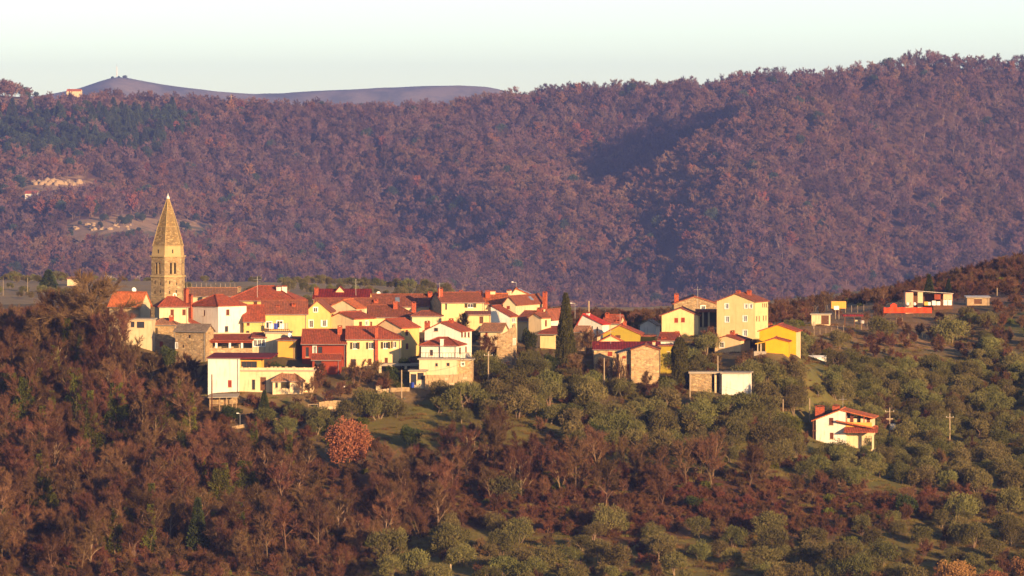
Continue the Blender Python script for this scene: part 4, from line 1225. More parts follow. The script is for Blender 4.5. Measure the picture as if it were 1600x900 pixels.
    for face, px, py, wp, hp, st in h['wins']:
        if face == 'F': q = fr.hit(px, py, 'y', 0); u = q.x; sc_ = F / o.y / math.cos(a)
        elif face == 'R': q = fr.hit(px, py, 'x', w); u = q.y; sc_ = F / o.y * max(abs(math.sin(a)), .2)
        else: q = fr.hit(px, py, 'x', 0); u = d - q.y; sc_ = F / o.y * max(abs(math.sin(a)), .2)
        ww, hh = wp / sc_, hp / (F / o.y)
        W = w if face == 'F' else d
        u0, u1, v0, v1 = u - ww / 2, u + ww / 2, q.z - hh / 2, q.z + hh / 2
        u0, u1 = max(u0, .06), min(u1, W - .06)
        if u1 - u0 < .15: continue
        mz = min(z for _, z in tops[face])
        cut = v1 < mz - .04 and v0 > low and not any(u0 < b_[1] + .05 and u1 > b_[0] - .05 and v0 < b_[3] + .05 and v1 > b_[2] - .05 for b_ in ops[face])
        if cut: ops[face].append((u0, u1, v0, v1))
        todo.append((face, u0, u1, v0, v1, st, cut))
    fm = {'F': h['wall'], 'R': h.get('rwall', h['wall']), 'L': h.get('lwall', h['wall']), 'B': h['wall']}
    done = {}
    for k in P: done.setdefault(fm[k], MB()); wall_face(done[fm[k]], tops[k], ops[k], P[k], low)
    for m_, mb in done.items(): mb.build('wall', M[m_], root)
    for face, u0, u1, v0, v1, st, cut in todo: window(root, P[face], u0, u1, v0, v1, st, cut)
    rb = MB(); rb.slab(polys, t)
    ro = rb.build('roof', M[h['roofm']], root)
    h['roof'] = ro
    tiled = h['roofm'] not in ('concrete', 'tin', 'whitepaint', 'maroon')
    if ridge_line and tiled:
        kb = MB()
        for p0, p1 in ridge_line:
            p0, p1 = Vector(p0), Vector(p1); n = max(2, int((p1 - p0).length / .45))
            for i in range(n):
                kb.tube(p0.lerp(p1, i / n), p0.lerp(p1, min(1, (i + 1.08) / n)), .10, .125, 6, cap=False)
        kb.build('ridge_tiles', M[h['roofm']], ro)
    if rt in ('gx', 'hx', 'sf') and not h.get('far_hill'):
        e0 = min(p[2] for pl in polys for p in pl)
        gb = MB(); gb.tube((-.2, -ov - .07, e0 + .02), (w + .2, -ov - .07, e0 + .02), .07, .07, 6)
        gb.build('gutter', M['metal'], ro)
        db = MB(); db.tube((w - .25, -.08, e0), (w - .25, -.08, low + 1), .045, .045, 5); db.build('downpipe', M['metal'], root)
    for c in h['chims']: chimney(root, fr, h, c, zr, w, d)
    for sx, sy in h.get('skylight', ()):
        yl = d * .25 if rt == 'gx' else None
        if rt == 'gx':
            p = fr.hit(sx, sy, 'y', d * .25); z = ze + (zr - ze) * .5 + t
            mb = MB(); mb.slab([[(p.x - .4, d * .16, ze + (zr - ze) * .32 + t + .02), (p.x + .4, d * .16, ze + (zr - ze) * .32 + t + .02), (p.x + .4, d * .34, ze + (zr - ze) * .68 + t + .02), (p.x - .4, d * .34, ze + (zr - ze) * .68 + t + .02)]], .06)
        else:
            p = fr.hit(sx, sy, 'x', (xr + w) / 2)
            f0, f1 = .3, .75
            q = [(xr + (w - xr) * f, zr + (zr2 - zr) * f + t + .02) for f in (f0, f1)]
            mb = MB(); mb.slab([[(q[0][0], p.y - .6, q[0][1]), (q[1][0], p.y - .6, q[1][1]), (q[1][0], p.y + .6, q[1][1]), (q[0][0], p.y + .6, q[0][1])]], .06)
        mb.build('skylight', M['blueglass'], ro)
    if h.get('solar'):
        for k in range(3):
            f0 = .12 + k * .24; f1 = f0 + .22
            q = [(xr + (w - xr) * f, zr + (zr2 - zr) * f + t + .04) for f in (f0, f1)]
            mb = MB(); mb.slab([[(q[0][0], .4, q[0][1]), (q[1][0], .4, q[1][1]), (q[1][0], 3.2, q[1][1]), (q[0][0], 3.2, q[0][1])]], .06)
            mb.build('solar_panel', M['solar'], ro)
    if h.get('dormer'):
        dx, dy, dw = h['dormer']; p = fr.hit(dx, dy, 'y', d * .3); hw = dw / 2 / (F / o.y)
        zb = ze + (zr - ze) * .45
        mb = MB(); mb.poly([(p.x - hw, d * .3, zb), (p.x + hw, d * .3, zb), (p.x, d * .3, p.z)])
        do = mb.build('dormer', M['peach'], root)
        rb = MB(); rb.slab([[(p.x - hw - .2, d * .27, zb + .05), (p.x, d * .27, p.z + .03), (p.x, d * .62, p.z + .03), (p.x - hw - .2, d * .5, zb + .05)], [(p.x, d * .27, p.z + .03), (p.x + hw + .2, d * .27, zb + .05), (p.x + hw + .2, d * .5, zb + .05), (p.x, d * .62, p.z + .03)]], .12)
        rb.build('dormer_roof', M['maroon'], do)
    return root

for h in HOUSES: build_house(h)
HB = {h['label']: h for h in HOUSES}

# ------------------------------------------------------------------ church tower: six-sided
TY = 945.0
s_ = F / TY
RH = 51.5 / s_ / 1.85
TO = at(262.5, 512, TY)
tower = empty('church_tower', TO, 0.0)
tag(tower, 'tall stone church tower with pointed spire and twin lancet openings', 'church tower')
def zt(py): return (512 - py) / s_
z1, z2, z3, z4 = zt(432.5), zt(399), zt(385), zt(309)
HA = [R(-90 - 7.6 + 60 * k) for k in range(6)]            # corners, the first towards the viewer
def ring(rad, z): return [(rad * math.cos(q), rad * math.sin(q), z) for q in HA]
def drum(mb, ra, za, rb, zb, cap=False):
    a_, b_ = ring(ra, za), ring(rb, zb)
    for k in range(6): mb.poly([a_[k], a_[(k + 1) % 6], b_[(k + 1) % 6], b_[k]])
    if cap: mb.poly(b_); mb.poly(list(reversed(a_)))
def face_map(k, rad):
    a_, b_ = Vector(ring(rad, 0)[k]), Vector(ring(rad, 0)[(k + 1) % 6])
    t_ = (b_ - a_).normalized(); n_ = Vector((t_.y, -t_.x, 0))
    return (lambda u, v, q: tuple(a_ + t_ * u + n_ * q + Vector((0, 0, v)))), (b_ - a_).length
mb = MB(); drum(mb, RH, -4, RH, z1)
lo = mb.build('shaft', M['towerstone'], tower)
mb = MB(); bz0, bz1 = z1 + .28, z2 - .22
RB = RH * .985
lan = []
for k in range(6):
    P, S = face_map(k, RB)
    ops = [(S / 2 + cx - .17, S / 2 + cx + .17, z1 + .55, z1 + 2.35) for cx in (-.37, .37)]
    wall_face(mb, [(0, bz1), (S, bz1)], ops, P, bz0)
    lan.append((P, S, ops))
be = mb.build('belfry', M['towerstone'], tower)
for P, S, ops in lan:
    for u0, u1, v0, v1 in ops:
        b_ = MB(); fbox(b_, P, u0 - .02, u1 + .02, v0 - .02, v1 + .02, -.45, -.30); w_ = b_.build('opening', M['dark'], be)
        c_ = MB(); pts = [(u0 + (u1 - u0) * .5 + math.cos(j * math.pi / 6) * (u1 - u0) * .5, v1 + .01 + math.sin(j * math.pi / 6) * .17) for j in range(7)]
        c_.poly([P(x, y, .012) for x, y in pts]); c_.build('arch_head', M['dark'], w_)
    m_ = MB(); fbox(m_, P, S / 2 - .08, S / 2 + .08, z1 + .5, z1 + 2.4, -.05, .05); m_.build('column', M['ashlar'], be)
for za, zb, rr_ in ((z1, z1 + .28, RH + .16), (z2 - .22, z2, RH + .22), (z3, z3 + .16, RH * .93)):
    m_ = MB(); drum(m_, rr_, za, rr_, zb, True); m_.build('cornice', M['ashlar'], tower)
m_ = MB(); drum(m_, RH + .07, zt(464), RH + .07, zt(464) + .14, True); m_.build('string_course', M['ashlar'], tower)
mb = MB(); drum(mb, RH * .96, z2, RH * .90, z3, True); mb.build('drum', M['ashlar'], tower)
mb = MB(); prof = [(0, 0), (.35, .035), (.7, .035), (1, 0)]
lev = [(RH * .91 * (1 - f) + .12 * f + RH * bl, z3 + .16 + (z4 - z3 - .16) * f) for f, bl in prof]
for k in range(3): drum(mb, lev[k][0], lev[k][1], lev[k + 1][0], lev[k + 1][1])
sp = mb.build('spire', M['spire'], tower)
eb = MB()
for q in range(6):
    for k in range(3): eb.tube(ring(*lev[k])[q], ring(*lev[k + 1])[q], .06, .05, 5, cap=False)
eb.build('spire_edges', M['ashlar'], sp)
fb = MB(); fb.lathe([(.30, z4 - .15), (.32, z4), (.18, z4 + .12), (.22, z4 + .22), (.10, z4 + .34), (.04, z4 + .62), (.01, z4 + .8)], 10, (0, 0))
fb.build('finial', M['whitepaint'], sp)
for k in (0, 1, 5):
    P, S = face_map(k, RH)
    for u_, v_ in ((.3, zt(441)), (.72, zt(443)), (.3, zt(456)), (.7, zt(455))):
        m_ = MB(); uu = S * u_; fbox(m_, P, uu - .08, uu + .08, v_ - .25, v_ + .25, -.02, .012); m_.build('slit', M['dark'], lo)
P, S = face_map(0, RH)
m_ = MB(); uc, vc = S * .6, zt(460.5)
for k in range(16):
    c0, c1 = (math.cos(k * math.pi / 8), math.sin(k * math.pi / 8)), (math.cos((k + 1) * math.pi / 8), math.sin((k + 1) * math.pi / 8))
    m_.poly([P(uc + c0[0] * .36, vc + c0[1] * .36, .03), P(uc + c1[0] * .36, vc + c1[1] * .36, .03), P(uc + c1[0] * .2, vc + c1[1] * .2, .03), P(uc + c0[0] * .2, vc + c0[1] * .2, .03)])
m_.build('round_window', M['whitepaint'], lo)
for k in (0, 5):
    P, S = face_map(k, RH * .93); m_ = MB(); fbox(m_, P, S / 2 - .1, S / 2 + .1, zt(396), zt(389.5), -.2, .04); m_.build('slit', M['dark'], tower)

# ------------------------------------------------------------------ terraces, sheds and yard things
EXTRA_FOOT, EXTRA_VIS = [], []
def site(name, label, cat, px, py, Y=None, a=0.0, foot=None, vis=None, group=None):
    """an Empty standing at a picture point, with its own axes"""
    p = at(px, py, Y) if Y else ground_px(px, py)
    r = empty(name, p, R(a)); tag(r, label, cat, group)
    fr = Frame(p, R(a))
    if foot: EXTRA_FOOT.append((p.x + foot[0], p.y + foot[1], foot[2]))
    if vis: EXTRA_VIS.append((vis[0], vis[1], vis[2], p.y, vis[3]))
    return r, fr
def pbox(mb, fr, l, r, top, bot, y0, y1):
    """box whose front face covers picture columns l..r and rows top..bot"""
    a_, b_ = fr.hit(l, bot, 'y', y0), fr.hit(r, top, 'y', y0)
    mb.box(a_.x, b_.x, y0, y1, a_.z, b_.z)
def part(root, mat, name, fn, parent=None):
    mb = MB(); fn(mb); return mb.build(name, M[mat], parent or root)

# open porch with white columns
r, fr = site('porch', 'open porch with red tiled roof on white columns behind the front white house', 'porch', 314, 562, 897, -3, (4, 2, 5), (312, 394, 562, 530))
part(r, 'stonelight', 'base_wall', lambda m: pbox(m, fr, 314, 394, 544, 585, 0, .35))
part(r, 'oldcream', 'back_wall', lambda m: pbox(m, fr, 314, 394, 520, 560, 3.6, 3.9))
for q in (317, 338, 359, 378):
    part(r, 'whitepaint', 'column', lambda m: pbox(m, fr, q - 1.6, q + 1.6, 534, 544.2, .05, .35))
e0, e1 = fr.hit(310, 533.5, 'y', -.4).z, fr.hit(330, 522, 'y', 4.2).z
x0, x1 = fr.hit(310, 533, 'y', -.4).x, fr.hit(396, 533, 'y', -.4).x
part(r, 'red', 'roof', lambda m: m.slab([[(x0, -.4, e0), (x1, -.4, e0 + .1), (x1, 4.2, e1 + .1), (x0 + 1.0, 4.2, e1)]], .15))
part(r, 'redtimber', 'beam', lambda m: pbox(m, fr, 312, 394, 533.2, 535.6, .0, .2))
for q in (326, 350, 369): part(r, 'darkshutter', 'planter', lambda m: pbox(m, fr, q - 4, q + 4, 540.5, 544, .6, 1.0))

# lean-to shed below the front white house
r, fr = site('garden_shed', 'ramshackle lean-to shed with log posts below the front white house', 'shed', 327, 640, 866, -4, (2, 1, 2.6), (326, 371, 640, 620))
part(r, 'stone', 'back_wall', lambda m: pbox(m, fr, 327, 371, 620, 660, 1.8, 2.1))
e0, e1 = fr.hit(327, 622, 'y', -.2).z, fr.hit(327, 616.5, 'y', 2.1).z
x0, x1 = fr.hit(325, 622, 'y', 0).x, fr.hit(372, 622, 'y', 0).x
part(r, 'concrete', 'roof', lambda m: m.slab([[(x0, -.2, e0), (x1, -.2, e0 + .12), (x1, 2.1, e1 + .1), (x0, 2.1, e1)]], .12))
for q in (328, 343, 354, 363, 369): part(r, 'paletimber', 'post', lambda m: m.tube((fr.hit(q, 640, 'y', 0).x, 0, -1), (fr.hit(q, 640, 'y', 0).x, 0, e0 + .05), .08, .07, 6))
part(r, 'timber', 'rail', lambda m: pbox(m, fr, 328, 343, 632, 633.5, -.03, .03))

# flowerpots on the terrace
for q in (378, 392, 424, 430, 437, 447, 458):
    p = at(q, 577.5, 873.6)
    m = MB(); m.lathe([(.16, 0), (.24, .38), (.27, .38), (.27, .44)], 10)
    o = m.build('flower_pot', M['oldcream'], None, (p.x, p.y + .5, p.z + .02)); tag(o, 'pale flower pot on the edge of the garden terrace', 'flower pot', 'flower pots on the garden terrace')

r, fr = site('parapet', 'cream parapet along the edge of the garden terrace', 'parapet', 375, 580, 873.0, -2)
for k in range(8): part(r, 'cream', 'panel', lambda m: pbox(m, fr, 375 + k * 14.3, 375 + k * 14.3 + 13.9, 574.5, 578.6, -.12, .06))
for k in range(9): part(r, 'oldcream', 'pier', lambda m: pbox(m, fr, 374.4 + k * 14.3, 375.6 + k * 14.3, 573.6, 578.6, -.16, .1))
# railing and plants over the cream terrace block
r, fr = site('railing', 'thin metal railing along the terrace of the white wing', 'railing', 655, 561.2, 877.3, -4)
x0, x1 = fr.hit(656, 555, 'y', 0).x, fr.hit(737, 555, 'y', 0).x
part(r, 'timber', 'top_rail', lambda m: m.box(x0, x1, -.03, .03, 1.0, 1.06))
for k in range(19):
    xx = x0 + (x1 - x0) * k / 18; part(r, 'timber', 'baluster', lambda m: m.box(xx - .02, xx + .02, -.02, .02, 0, 1.0))
r, fr = site('balcony_railing', 'dark balcony railing between the pale gable and the three storey house', 'railing', 1109, 512, 948)
part(r, 'timber', 'top_rail', lambda m: pbox(m, fr, 1109, 1121, 504, 505, 0, .06))
for k in range(6): part(r, 'timber', 'baluster', lambda m: pbox(m, fr, 1109 + k * 2.2, 1109.5 + k * 2.2, 505, 512, .01, .05))

# long concrete slab and the garden steps
r, fr = site('concrete_canopy', 'flat concrete canopy beside the long yellow house', 'canopy', 592, 584, 883, 0, (3, 1.5, 3.2), (590, 650, 580, 568))
part(r, 'concrete', 'slab', lambda m: pbox(m, fr, 590, 656, 568, 572, 0, 3))
part(r, 'concrete', 'back_wall', lambda m: pbox(m, fr, 592, 655, 572, 600, 2.6, 2.9))
for q in (594, 612, 634): part(r, 'oldcream', 'pier', lambda m: pbox(m, fr, q - 2, q + 2, 572, 600, .1, .5))

# blue barrel
p = at(644.5, 606, 873.2)
m = MB(); m.lathe([(.24, 0), (.29, .08), (.29, .3), (.31, .33), (.29, .36), (.29, .58), (.31, .61), (.29, .64), (.27, .88), (.22, .9)], 14)
o = m.build('barrel', M['bluebarrel'], None, p); tag(o, 'blue plastic barrel before the cream carport shed', 'barrel')

# broken stone tower house
r, fr = site('stone_ruin', 'broken stone house shell with arched window openings', 'ruin', 776, 575, 893, -14, (1.6, 1.5, 3), (775, 810, 575, 515))
xw = fr.hit(800, 560, 'y', 0).x; xe = fr.hit(809, 560, 'x', xw).y if False else 3.2
def zpt(px, py): return fr.hit(px, py, 'y', 0)
tops = [(776, 521), (779, 520), (783, 522), (788, 520), (792, 518), (796, 513.5), (800, 512)]
m = MB()
pts = [zpt(*t_) for t_ in tops]
for k in range(len(pts) - 1):
    a_, b_ = pts[k], pts[k + 1]
    n = len(m.v)
    m.v += [(a_.x, 0, -3), (b_.x, 0, -3), (b_.x, 0, b_.z), (a_.x, 0, a_.z), (a_.x, .5, -3), (b_.x, .5, -3), (b_.x, .5, b_.z - .1), (a_.x, .5, a_.z - .1)]
    for q in ((0, 1, 2, 3), (7, 6, 5, 4), (3, 2, 6, 7)): m.f.append(tuple(n + i for i in q))
m.poly([(0, 0, -3), (0, .5, -3), (0, .5, pts[0].z), (0, 0, pts[0].z)])
m.build('wall', M['stonelight'], r)
m = MB(); zt_ = pts[-1].z
P = lambda u, v, q: (xw + q, u, v)
ops = [(.7, 1.15, zpt(800, 540).z, zpt(800, 530).z), (1.9, 2.35, zpt(800, 540).z, zpt(800, 530).z)]
wall_face(m, [(0, zt_ - .3), (1.5, zt_ + .9), (3.2, zt_ - .4)], ops, P, -3)
m.poly([(xw - .02, 3.2, -3), (xw - 1.5, 3.2, -3), (xw - 1.5, 3.2, zt_ - 1.2), (xw - .02, 3.2, zt_ - .4)])
m.build('gable_wall', M['stonelight'], r)
for u0, u1, v0, v1 in ops:
    q = MB(); fbox(q, P, u0 - .1, u0, v0, v1, -.02, .05); fbox(q, P, u1, u1 + .1, v0, v1, -.02, .05); fbox(q, P, u0 - .1, u1 + .1, v1, v1 + .12, -.02, .05)
    w_ = q.build('window', M['whitepaint'], r)
    q = MB(); fbox(q, P, u0, u1, v0, v1, -.2, -.12); q.build('opening', M['dark'], w_)
part(r, 'concrete', 'blocked_door', lambda m: pbox(m, fr, 783, 795, 562, 576, -.05, .0))

# two parked cars below the yellow store, mostly behind the olives
def car(px, py, Y, a, mat, label):
    r, fr = site('parked_car', label, 'car', px, py, Y, a)
    m = MB(); L, W = 3.9, 1.65
    prof = [(0, .28), (0, .62), (.25, .74), (1.0, .86), (1.35, 1.34), (2.7, 1.40), (3.4, .92), (3.85, .84), (3.9, .34)]
    n = len(m.v)
    for y_ in (0, W): m.v += [(x, y_ + (.12 if z > .9 else 0) * (1 if y_ == 0 else -1), z) for x, z in prof]
    k = len(prof)
    m.f.append(tuple(n + i for i in range(k))); m.f.append(tuple(n + k + k - 1 - i for i in range(k)))
    for i in range(k): j = (i + 1) % k; m.f.append((n + j, n + i, n + k + i, n + k + j))
    m.build('body', mat, r)
    for x0, x1 in ((1.25, 1.95), (2.05, 2.9)):
        q = MB(); q.poly([(x0 + .12, .09, .92), (x1, .09, .92), (x1 - .08, .12, 1.28), (x0 + .3, .12, 1.28)]); q.build('side_window', M['glass'], r)
    for x in (.75, 3.1):
        for y in (-.02, W - .16):
            q = MB(); q.tube((x, y, .3), (x, y + .18, .3), .3, .3, 14); w_ = q.build('wheel', M['wire'], r)
            q = MB(); q.tube((x, y - .01, .3), (x, y, .3), .17, .17, 10); q.build('hubcap', M['metal'], w_)
    q = MB(); q.box(-.02, .03, .15, .45, .55, .68); q.build('headlight', M['whitepaint'], r)
    q = MB(); q.box(-.02, .03, W - .45, W - .15, .55, .68); q.build('headlight', M['whitepaint'], r)
    return r
car(808, 575, 896, 4, plain('red_car_paint', (0.35, 0.03, 0.02), .3), 'dull red car parked beside the stone ruin')
car(832, 575, 897, -6, plain('grey_car_paint', (0.22, 0.22, 0.24), .3), 'grey car parked beside the dull red car')

# chalet additions: low front roof, porch roof, post and balcony
ch = HB['white chalet with terracotta roofs and two stout brick chimneys']
r, fr = ch['root'], ch['fr']
w_c = ch['w']
a0, a1 = fr.hit(1306, 657, 'y', -1.0), fr.hit(1366, 668.5, 'y', -1.0)
part(r, 'orange', 'lower_roof', lambda m: m.slab([[(a0.x, -1.0, a0.z - .15), (a1.x, -1.0, a1.z - .15), (a1.x, 6.0, a1.z - .15), (a0.x, 6.0, a0.z - .15)]], .16))
b0, b1 = fr.hit(1318, 676, 'y', -1.9), fr.hit(1371, 675, 'y', -1.9)
c0 = fr.hit(1318, 667.5, 'y', .2)
part(r, 'red', 'porch_roof', lambda m: m.slab([[(b0.x, -1.9, b0.z), (b1.x, -1.9, b0.z), (b1.x, .3, c0.z), (b0.x, .3, c0.z)]], .14))
d0 = fr.hit(1364, 690, 'y', -1.6)
part(r, 'cream', 'porch_post', lambda m: m.box(d0.x - .16, d0.x + .16, -1.75, -1.45, -3, b0.z + .05))
x2 = fr.hit(1362, 660, 'y', 0).x
zb0, zb1 = fr.hit(1340, 668, 'y', .6).z, fr.hit(1340, 650, 'y', .6).z
part(r, 'cream', 'loggia_wall', lambda m: m.box(w_c, x2, .9, 6.0, -3, fr.hit(1350, 654, 'y', .9).z))
bal = part(r, 'ochre', 'balcony', lambda m: m.box(w_c, x2, -.1, .05, fr.hit(1340, 667, 'y', 0).z, fr.hit(1340, 660, 'y', 0).z))
for q in (1331, 1342, 1357):
    part(r, 'dark' if q == 1342 else 'shutter', 'loggia_door', lambda m: pbox(m, fr, q - 2.5, q + 2.5, 648 + (q - 1331) * .15, 660, .84, .9))
for q in (1322, 1350): part(r, 'redtimber', 'loggia_post', lambda m: pbox(m, fr, q - .8, q + .8, 645, 660, 0, .14))
part(r, 'timber', 'pergola', lambda m: pbox(m, fr, 1269, 1275, 672, 674, -.6, .6))
part(r, 'timber', 'side_post', lambda m: pbox(m, fr, 1270, 1272, 658, 700, .2, .4))

# slab roof running left from the white box, with rubble wall
r, fr = site('slab_shelter', 'long flat slab roof over a rubble wall beside the white box house', 'shelter', 1077, 604, 882, 0, (2.5, 1.5, 2.8), (1076, 1128, 606, 584))
part(r, 'concrete', 'roof', lambda m: pbox(m, fr, 1076, 1129, 581, 584, -.3, 3.5))
part(r, 'stone', 'wall', lambda m: pbox(m, fr, 1078, 1112, 584.2, 625, .1, .5))
for q in (1118, 1126): part(r, 'oldcream', 'pier', lambda m: pbox(m, fr, q - 1.5, q + 1.5, 584.2, 625, 0, .3))

# portico between the pale gable and the three storey house
r, fr = site('portico', 'shaded portico with two pale columns and thin red roof', 'portico', 1092, 525, 955, 0)
part(r, 'brown', 'roof', lambda m: pbox(m, fr, 1088, 1122, 484, 488, -.3, 5))
part(r, 'oldcream', 'floor', lambda m: pbox(m, fr, 1092, 1121, 512, 540, 0, 5))
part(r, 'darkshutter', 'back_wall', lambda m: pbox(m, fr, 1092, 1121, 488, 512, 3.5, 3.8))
for q in (1098.5, 1107.5): part(r, 'oldcream', 'column', lambda m: pbox(m, fr, q - 1.4, q + 1.4, 488, 512, .1, .4))

# porch of the golden house
r, fr = site('porch', 'small flat porch on posts beside the low golden wing', 'porch', 1181, 550, 903, -6, (1, 1, 1.5))
part(r, 'gold', 'roof', lambda m: m.slab([[(fr.hit(1180, 538, 'y', -.5).x, -.5, fr.hit(1180, 538, 'y', -.5).z), (fr.hit(1203, 533, 'y', -.5).x, -.5, fr.hit(1203, 533, 'y', -.5).z), (fr.hit(1203, 533, 'y', 2).x, 2, fr.hit(1203, 533, 'y', -.5).z), (fr.hit(1180, 538, 'y', 2).x, 2, fr.hit(1180, 538, 'y', -.5).z)]], .14))
for q in (1184, 1189): part(r, 'oldcream', 'post', lambda m: pbox(m, fr, q - .8, q + .8, 537, 552, -.3, -.1))
part(r, 'concrete', 'floor', lambda m: pbox(m, fr, 1178, 1197, 549, 556, -.6, 2))

# tool shed with clutter
r, fr = site('tool_shed', 'open fronted tool shed with pale tin roof and stacked boards', 'shed', 1416, 478, 1041, 2, (4.5, 2, 5), (1414, 1492, 478, 462))
e0, e1 = fr.hit(1424, 454.5, 'y', -.6), fr.hit(1490, 459, 'y', -.6)
part(r, 'tin', 'roof', lambda m: m.slab([[(e0.x, -.6, e0.z), (e1.x, -.6, e1.z), (e1.x, 4, e1.z - .1), (e0.x, 4, e0.z - .1)]], .1))
part(r, 'timber', 'back_wall', lambda m: pbox(m, fr, 1416, 1489, 459, 490, 3.4, 3.6))
part(r, 'pink', 'side_wall', lambda m: pbox(m, fr, 1415, 1427, 457, 490, .2, 3.4))
part(r, 'oldcream', 'pier', lambda m: pbox(m, fr, 1434, 1442, 456.5, 490, 0, .4))
part(r, 'pink', 'panel', lambda m: pbox(m, fr, 1474, 1488, 459.5, 470, .1, .25))
part(r, 'redtimber', 'panel', lambda m: pbox(m, fr, 1460, 1473, 459.5, 468, .8, .95))
for k, (l_, r_, t_) in enumerate(((1450, 1454, 471), (1456, 1462, 469), (1463, 1469, 470), (1474, 1480, 468), (1481, 1487, 468))):
    p = at((l_ + r_) / 2, 477, 1039.6); s_ = (r_ - l_) / 2 / (F / 1039.6); hh = (477 - t_) / (F / 1039.6)
    g = empty('water_tank', (p.x, p.y, p.z - .1)); tag(g, 'white square water tank lined up in front of the tool shed', 'tank', 'water tanks by the tool shed')
    part(g, 'whitepaint', 'tank', lambda m: m.box(-s_, s_, -s_, s_, .12, hh))
    part(g, 'timber', 'pallet', lambda m: m.box(-s_ - .04, s_ + .04, -s_ - .04, s_ + .04, 0, .115))
    part(g, 'wire', 'lid', lambda m: m.tube((0, 0, hh), (0, 0, hh + .08), .12, .12, 8))
for k, (q, mt, nm) in enumerate(((1418, 'whitepaint', 'pale sack'), (1424, 'oldcream', 'grey sack'), (1429, 'whitepaint', 'white sack'), (1447, 'ochre', 'ochre crate'))):
    p = at(q, 477, 1039.4)
    m = MB(); m.lathe([(.2, 0), (.3, .12), (.3, .38), (.2, .52), (.08, .58)], 8) if 'sack' in nm else m.box(-.35, .35, -.3, .3, 0, .7)
    o = m.build('sack' if 'sack' in nm else 'crate', M[mt], None, p); tag(o, nm + ' on the ground before the tool shed', 'sack' if 'sack' in nm else 'crate')
p = at(1407, 476, 1040); m = MB()
for k in range(14):
    t0, t1 = math.pi * 2 * k / 14, math.pi * 2 * (k + 1) / 14
    m.tube((.42 * math.cos(t0), 0, .45 + .42 * math.sin(t0)), (.42 * math.cos(t1), 0, .45 + .42 * math.sin(t1)), .1, .1, 6)
o = m.build('tyre', M['wire'], None, p); tag(o, 'black tyre leaning beside the tool shed', 'tyre')

# open shelter with dark red roof
r, fr = site('open_shelter', 'open shelter with flat dark red roof in the vineyard', 'shelter', 1319, 508, 1004, 0, (1.5, 1, 2), (1317, 1350, 508, 496))
part(r, 'maroon', 'roof', lambda m: pbox(m, fr, 1317, 1349, 491.5, 494.5, -.3, 2.5))
for q in (1320, 1335, 1347): part(r, 'timber', 'post', lambda m: pbox(m, fr, q - .7, q + .7, 494.5, 512, 0, .15))
part(r, 'oldcream', 'bench', lambda m: pbox(m, fr, 1333, 1340, 500, 507, .3, .8))
p = at(1347, 506, 1003); m = MB(); m.lathe([(.3, 0), (.42, .2), (.42, .5), (.3, .66)], 10)
o = m.build('tarpaulin_heap', M['tin'], None, p); tag(o, 'grey tarpaulin heap beside the open shelter', 'heap')

# yellow container, white board on posts
r, fr = site('container', 'yellow metal container behind the vineyard posts', 'container', 1299, 481, 1046, 0)
part(r, 'ochre', 'body', lambda m: pbox(m, fr, 1299, 1322, 471, 482, 0, 2.4))
for k in range(9): part(r, 'ochre', 'rib', lambda m: pbox(m, fr, 1300 + k * 2.5, 1301 + k * 2.5, 471.6, 481, -.05, -.002))
r, fr = site('notice_board', 'blank white board on two posts in the vineyard', 'board', 1303, 495, 1012, 0)
part(r, 'whitepaint', 'board', lambda m: pbox(m, fr, 1303, 1311, 478, 484, 0, .05))
for q in (1305.5, 1311): part(r, 'post', 'post', lambda m: pbox(m, fr, q - .4, q + .4, 484, 500, 0, .08))

# orange safety net with posts
r, fr = site('safety_fence', 'bright orange safety net fence below the tool shed', 'fence', 1381, 490, 1022, 0, (4, 0, 4.6), (1380, 1457, 490, 480))
m = MB(); n = 40
for k in range(n):
    x0, x1 = fr.hit(1381 + 75 * k / n, 488, 'y', 0).x, fr.hit(1381 + 75 * (k + 1) / n, 488, 'y', 0).x
    za = fr.hit(1381, 480.5 + .8 * math.sin(k * .7) * .5, 'y', 0).z; zc = fr.hit(1381, 480.5 + .4 * math.sin((k + 1) * .7), 'y', 0).z
    zq = fr.hit(1381, 489, 'y', 0).z
    m.poly([(x0, .06 * math.sin(k), zq), (x1, .06 * math.sin(k + 1), zq), (x1, .06 * math.sin(k + 1), zc), (x0, .06 * math.sin(k), za)])
m.build('net', M['orangenet'], r)
for k in range(9): q = 1381 + 75 * k / 8; part(r, 'timber', 'post', lambda m: pbox(m, fr, q - .4, q + .4, 479, 494, .08, .16))
r, fr = site('tool_cabinet', 'small bright red cabinet behind the orange net fence', 'cabinet', 1391, 483, 1030, 0)
part(r, 'orangenet', 'body', lambda m: pbox(m, fr, 1391.5, 1401.5, 476, 486, 0, 1))
part(r, 'orangenet', 'top', lambda m: pbox(m, fr, 1394, 1399, 474, 476, .2, .7))

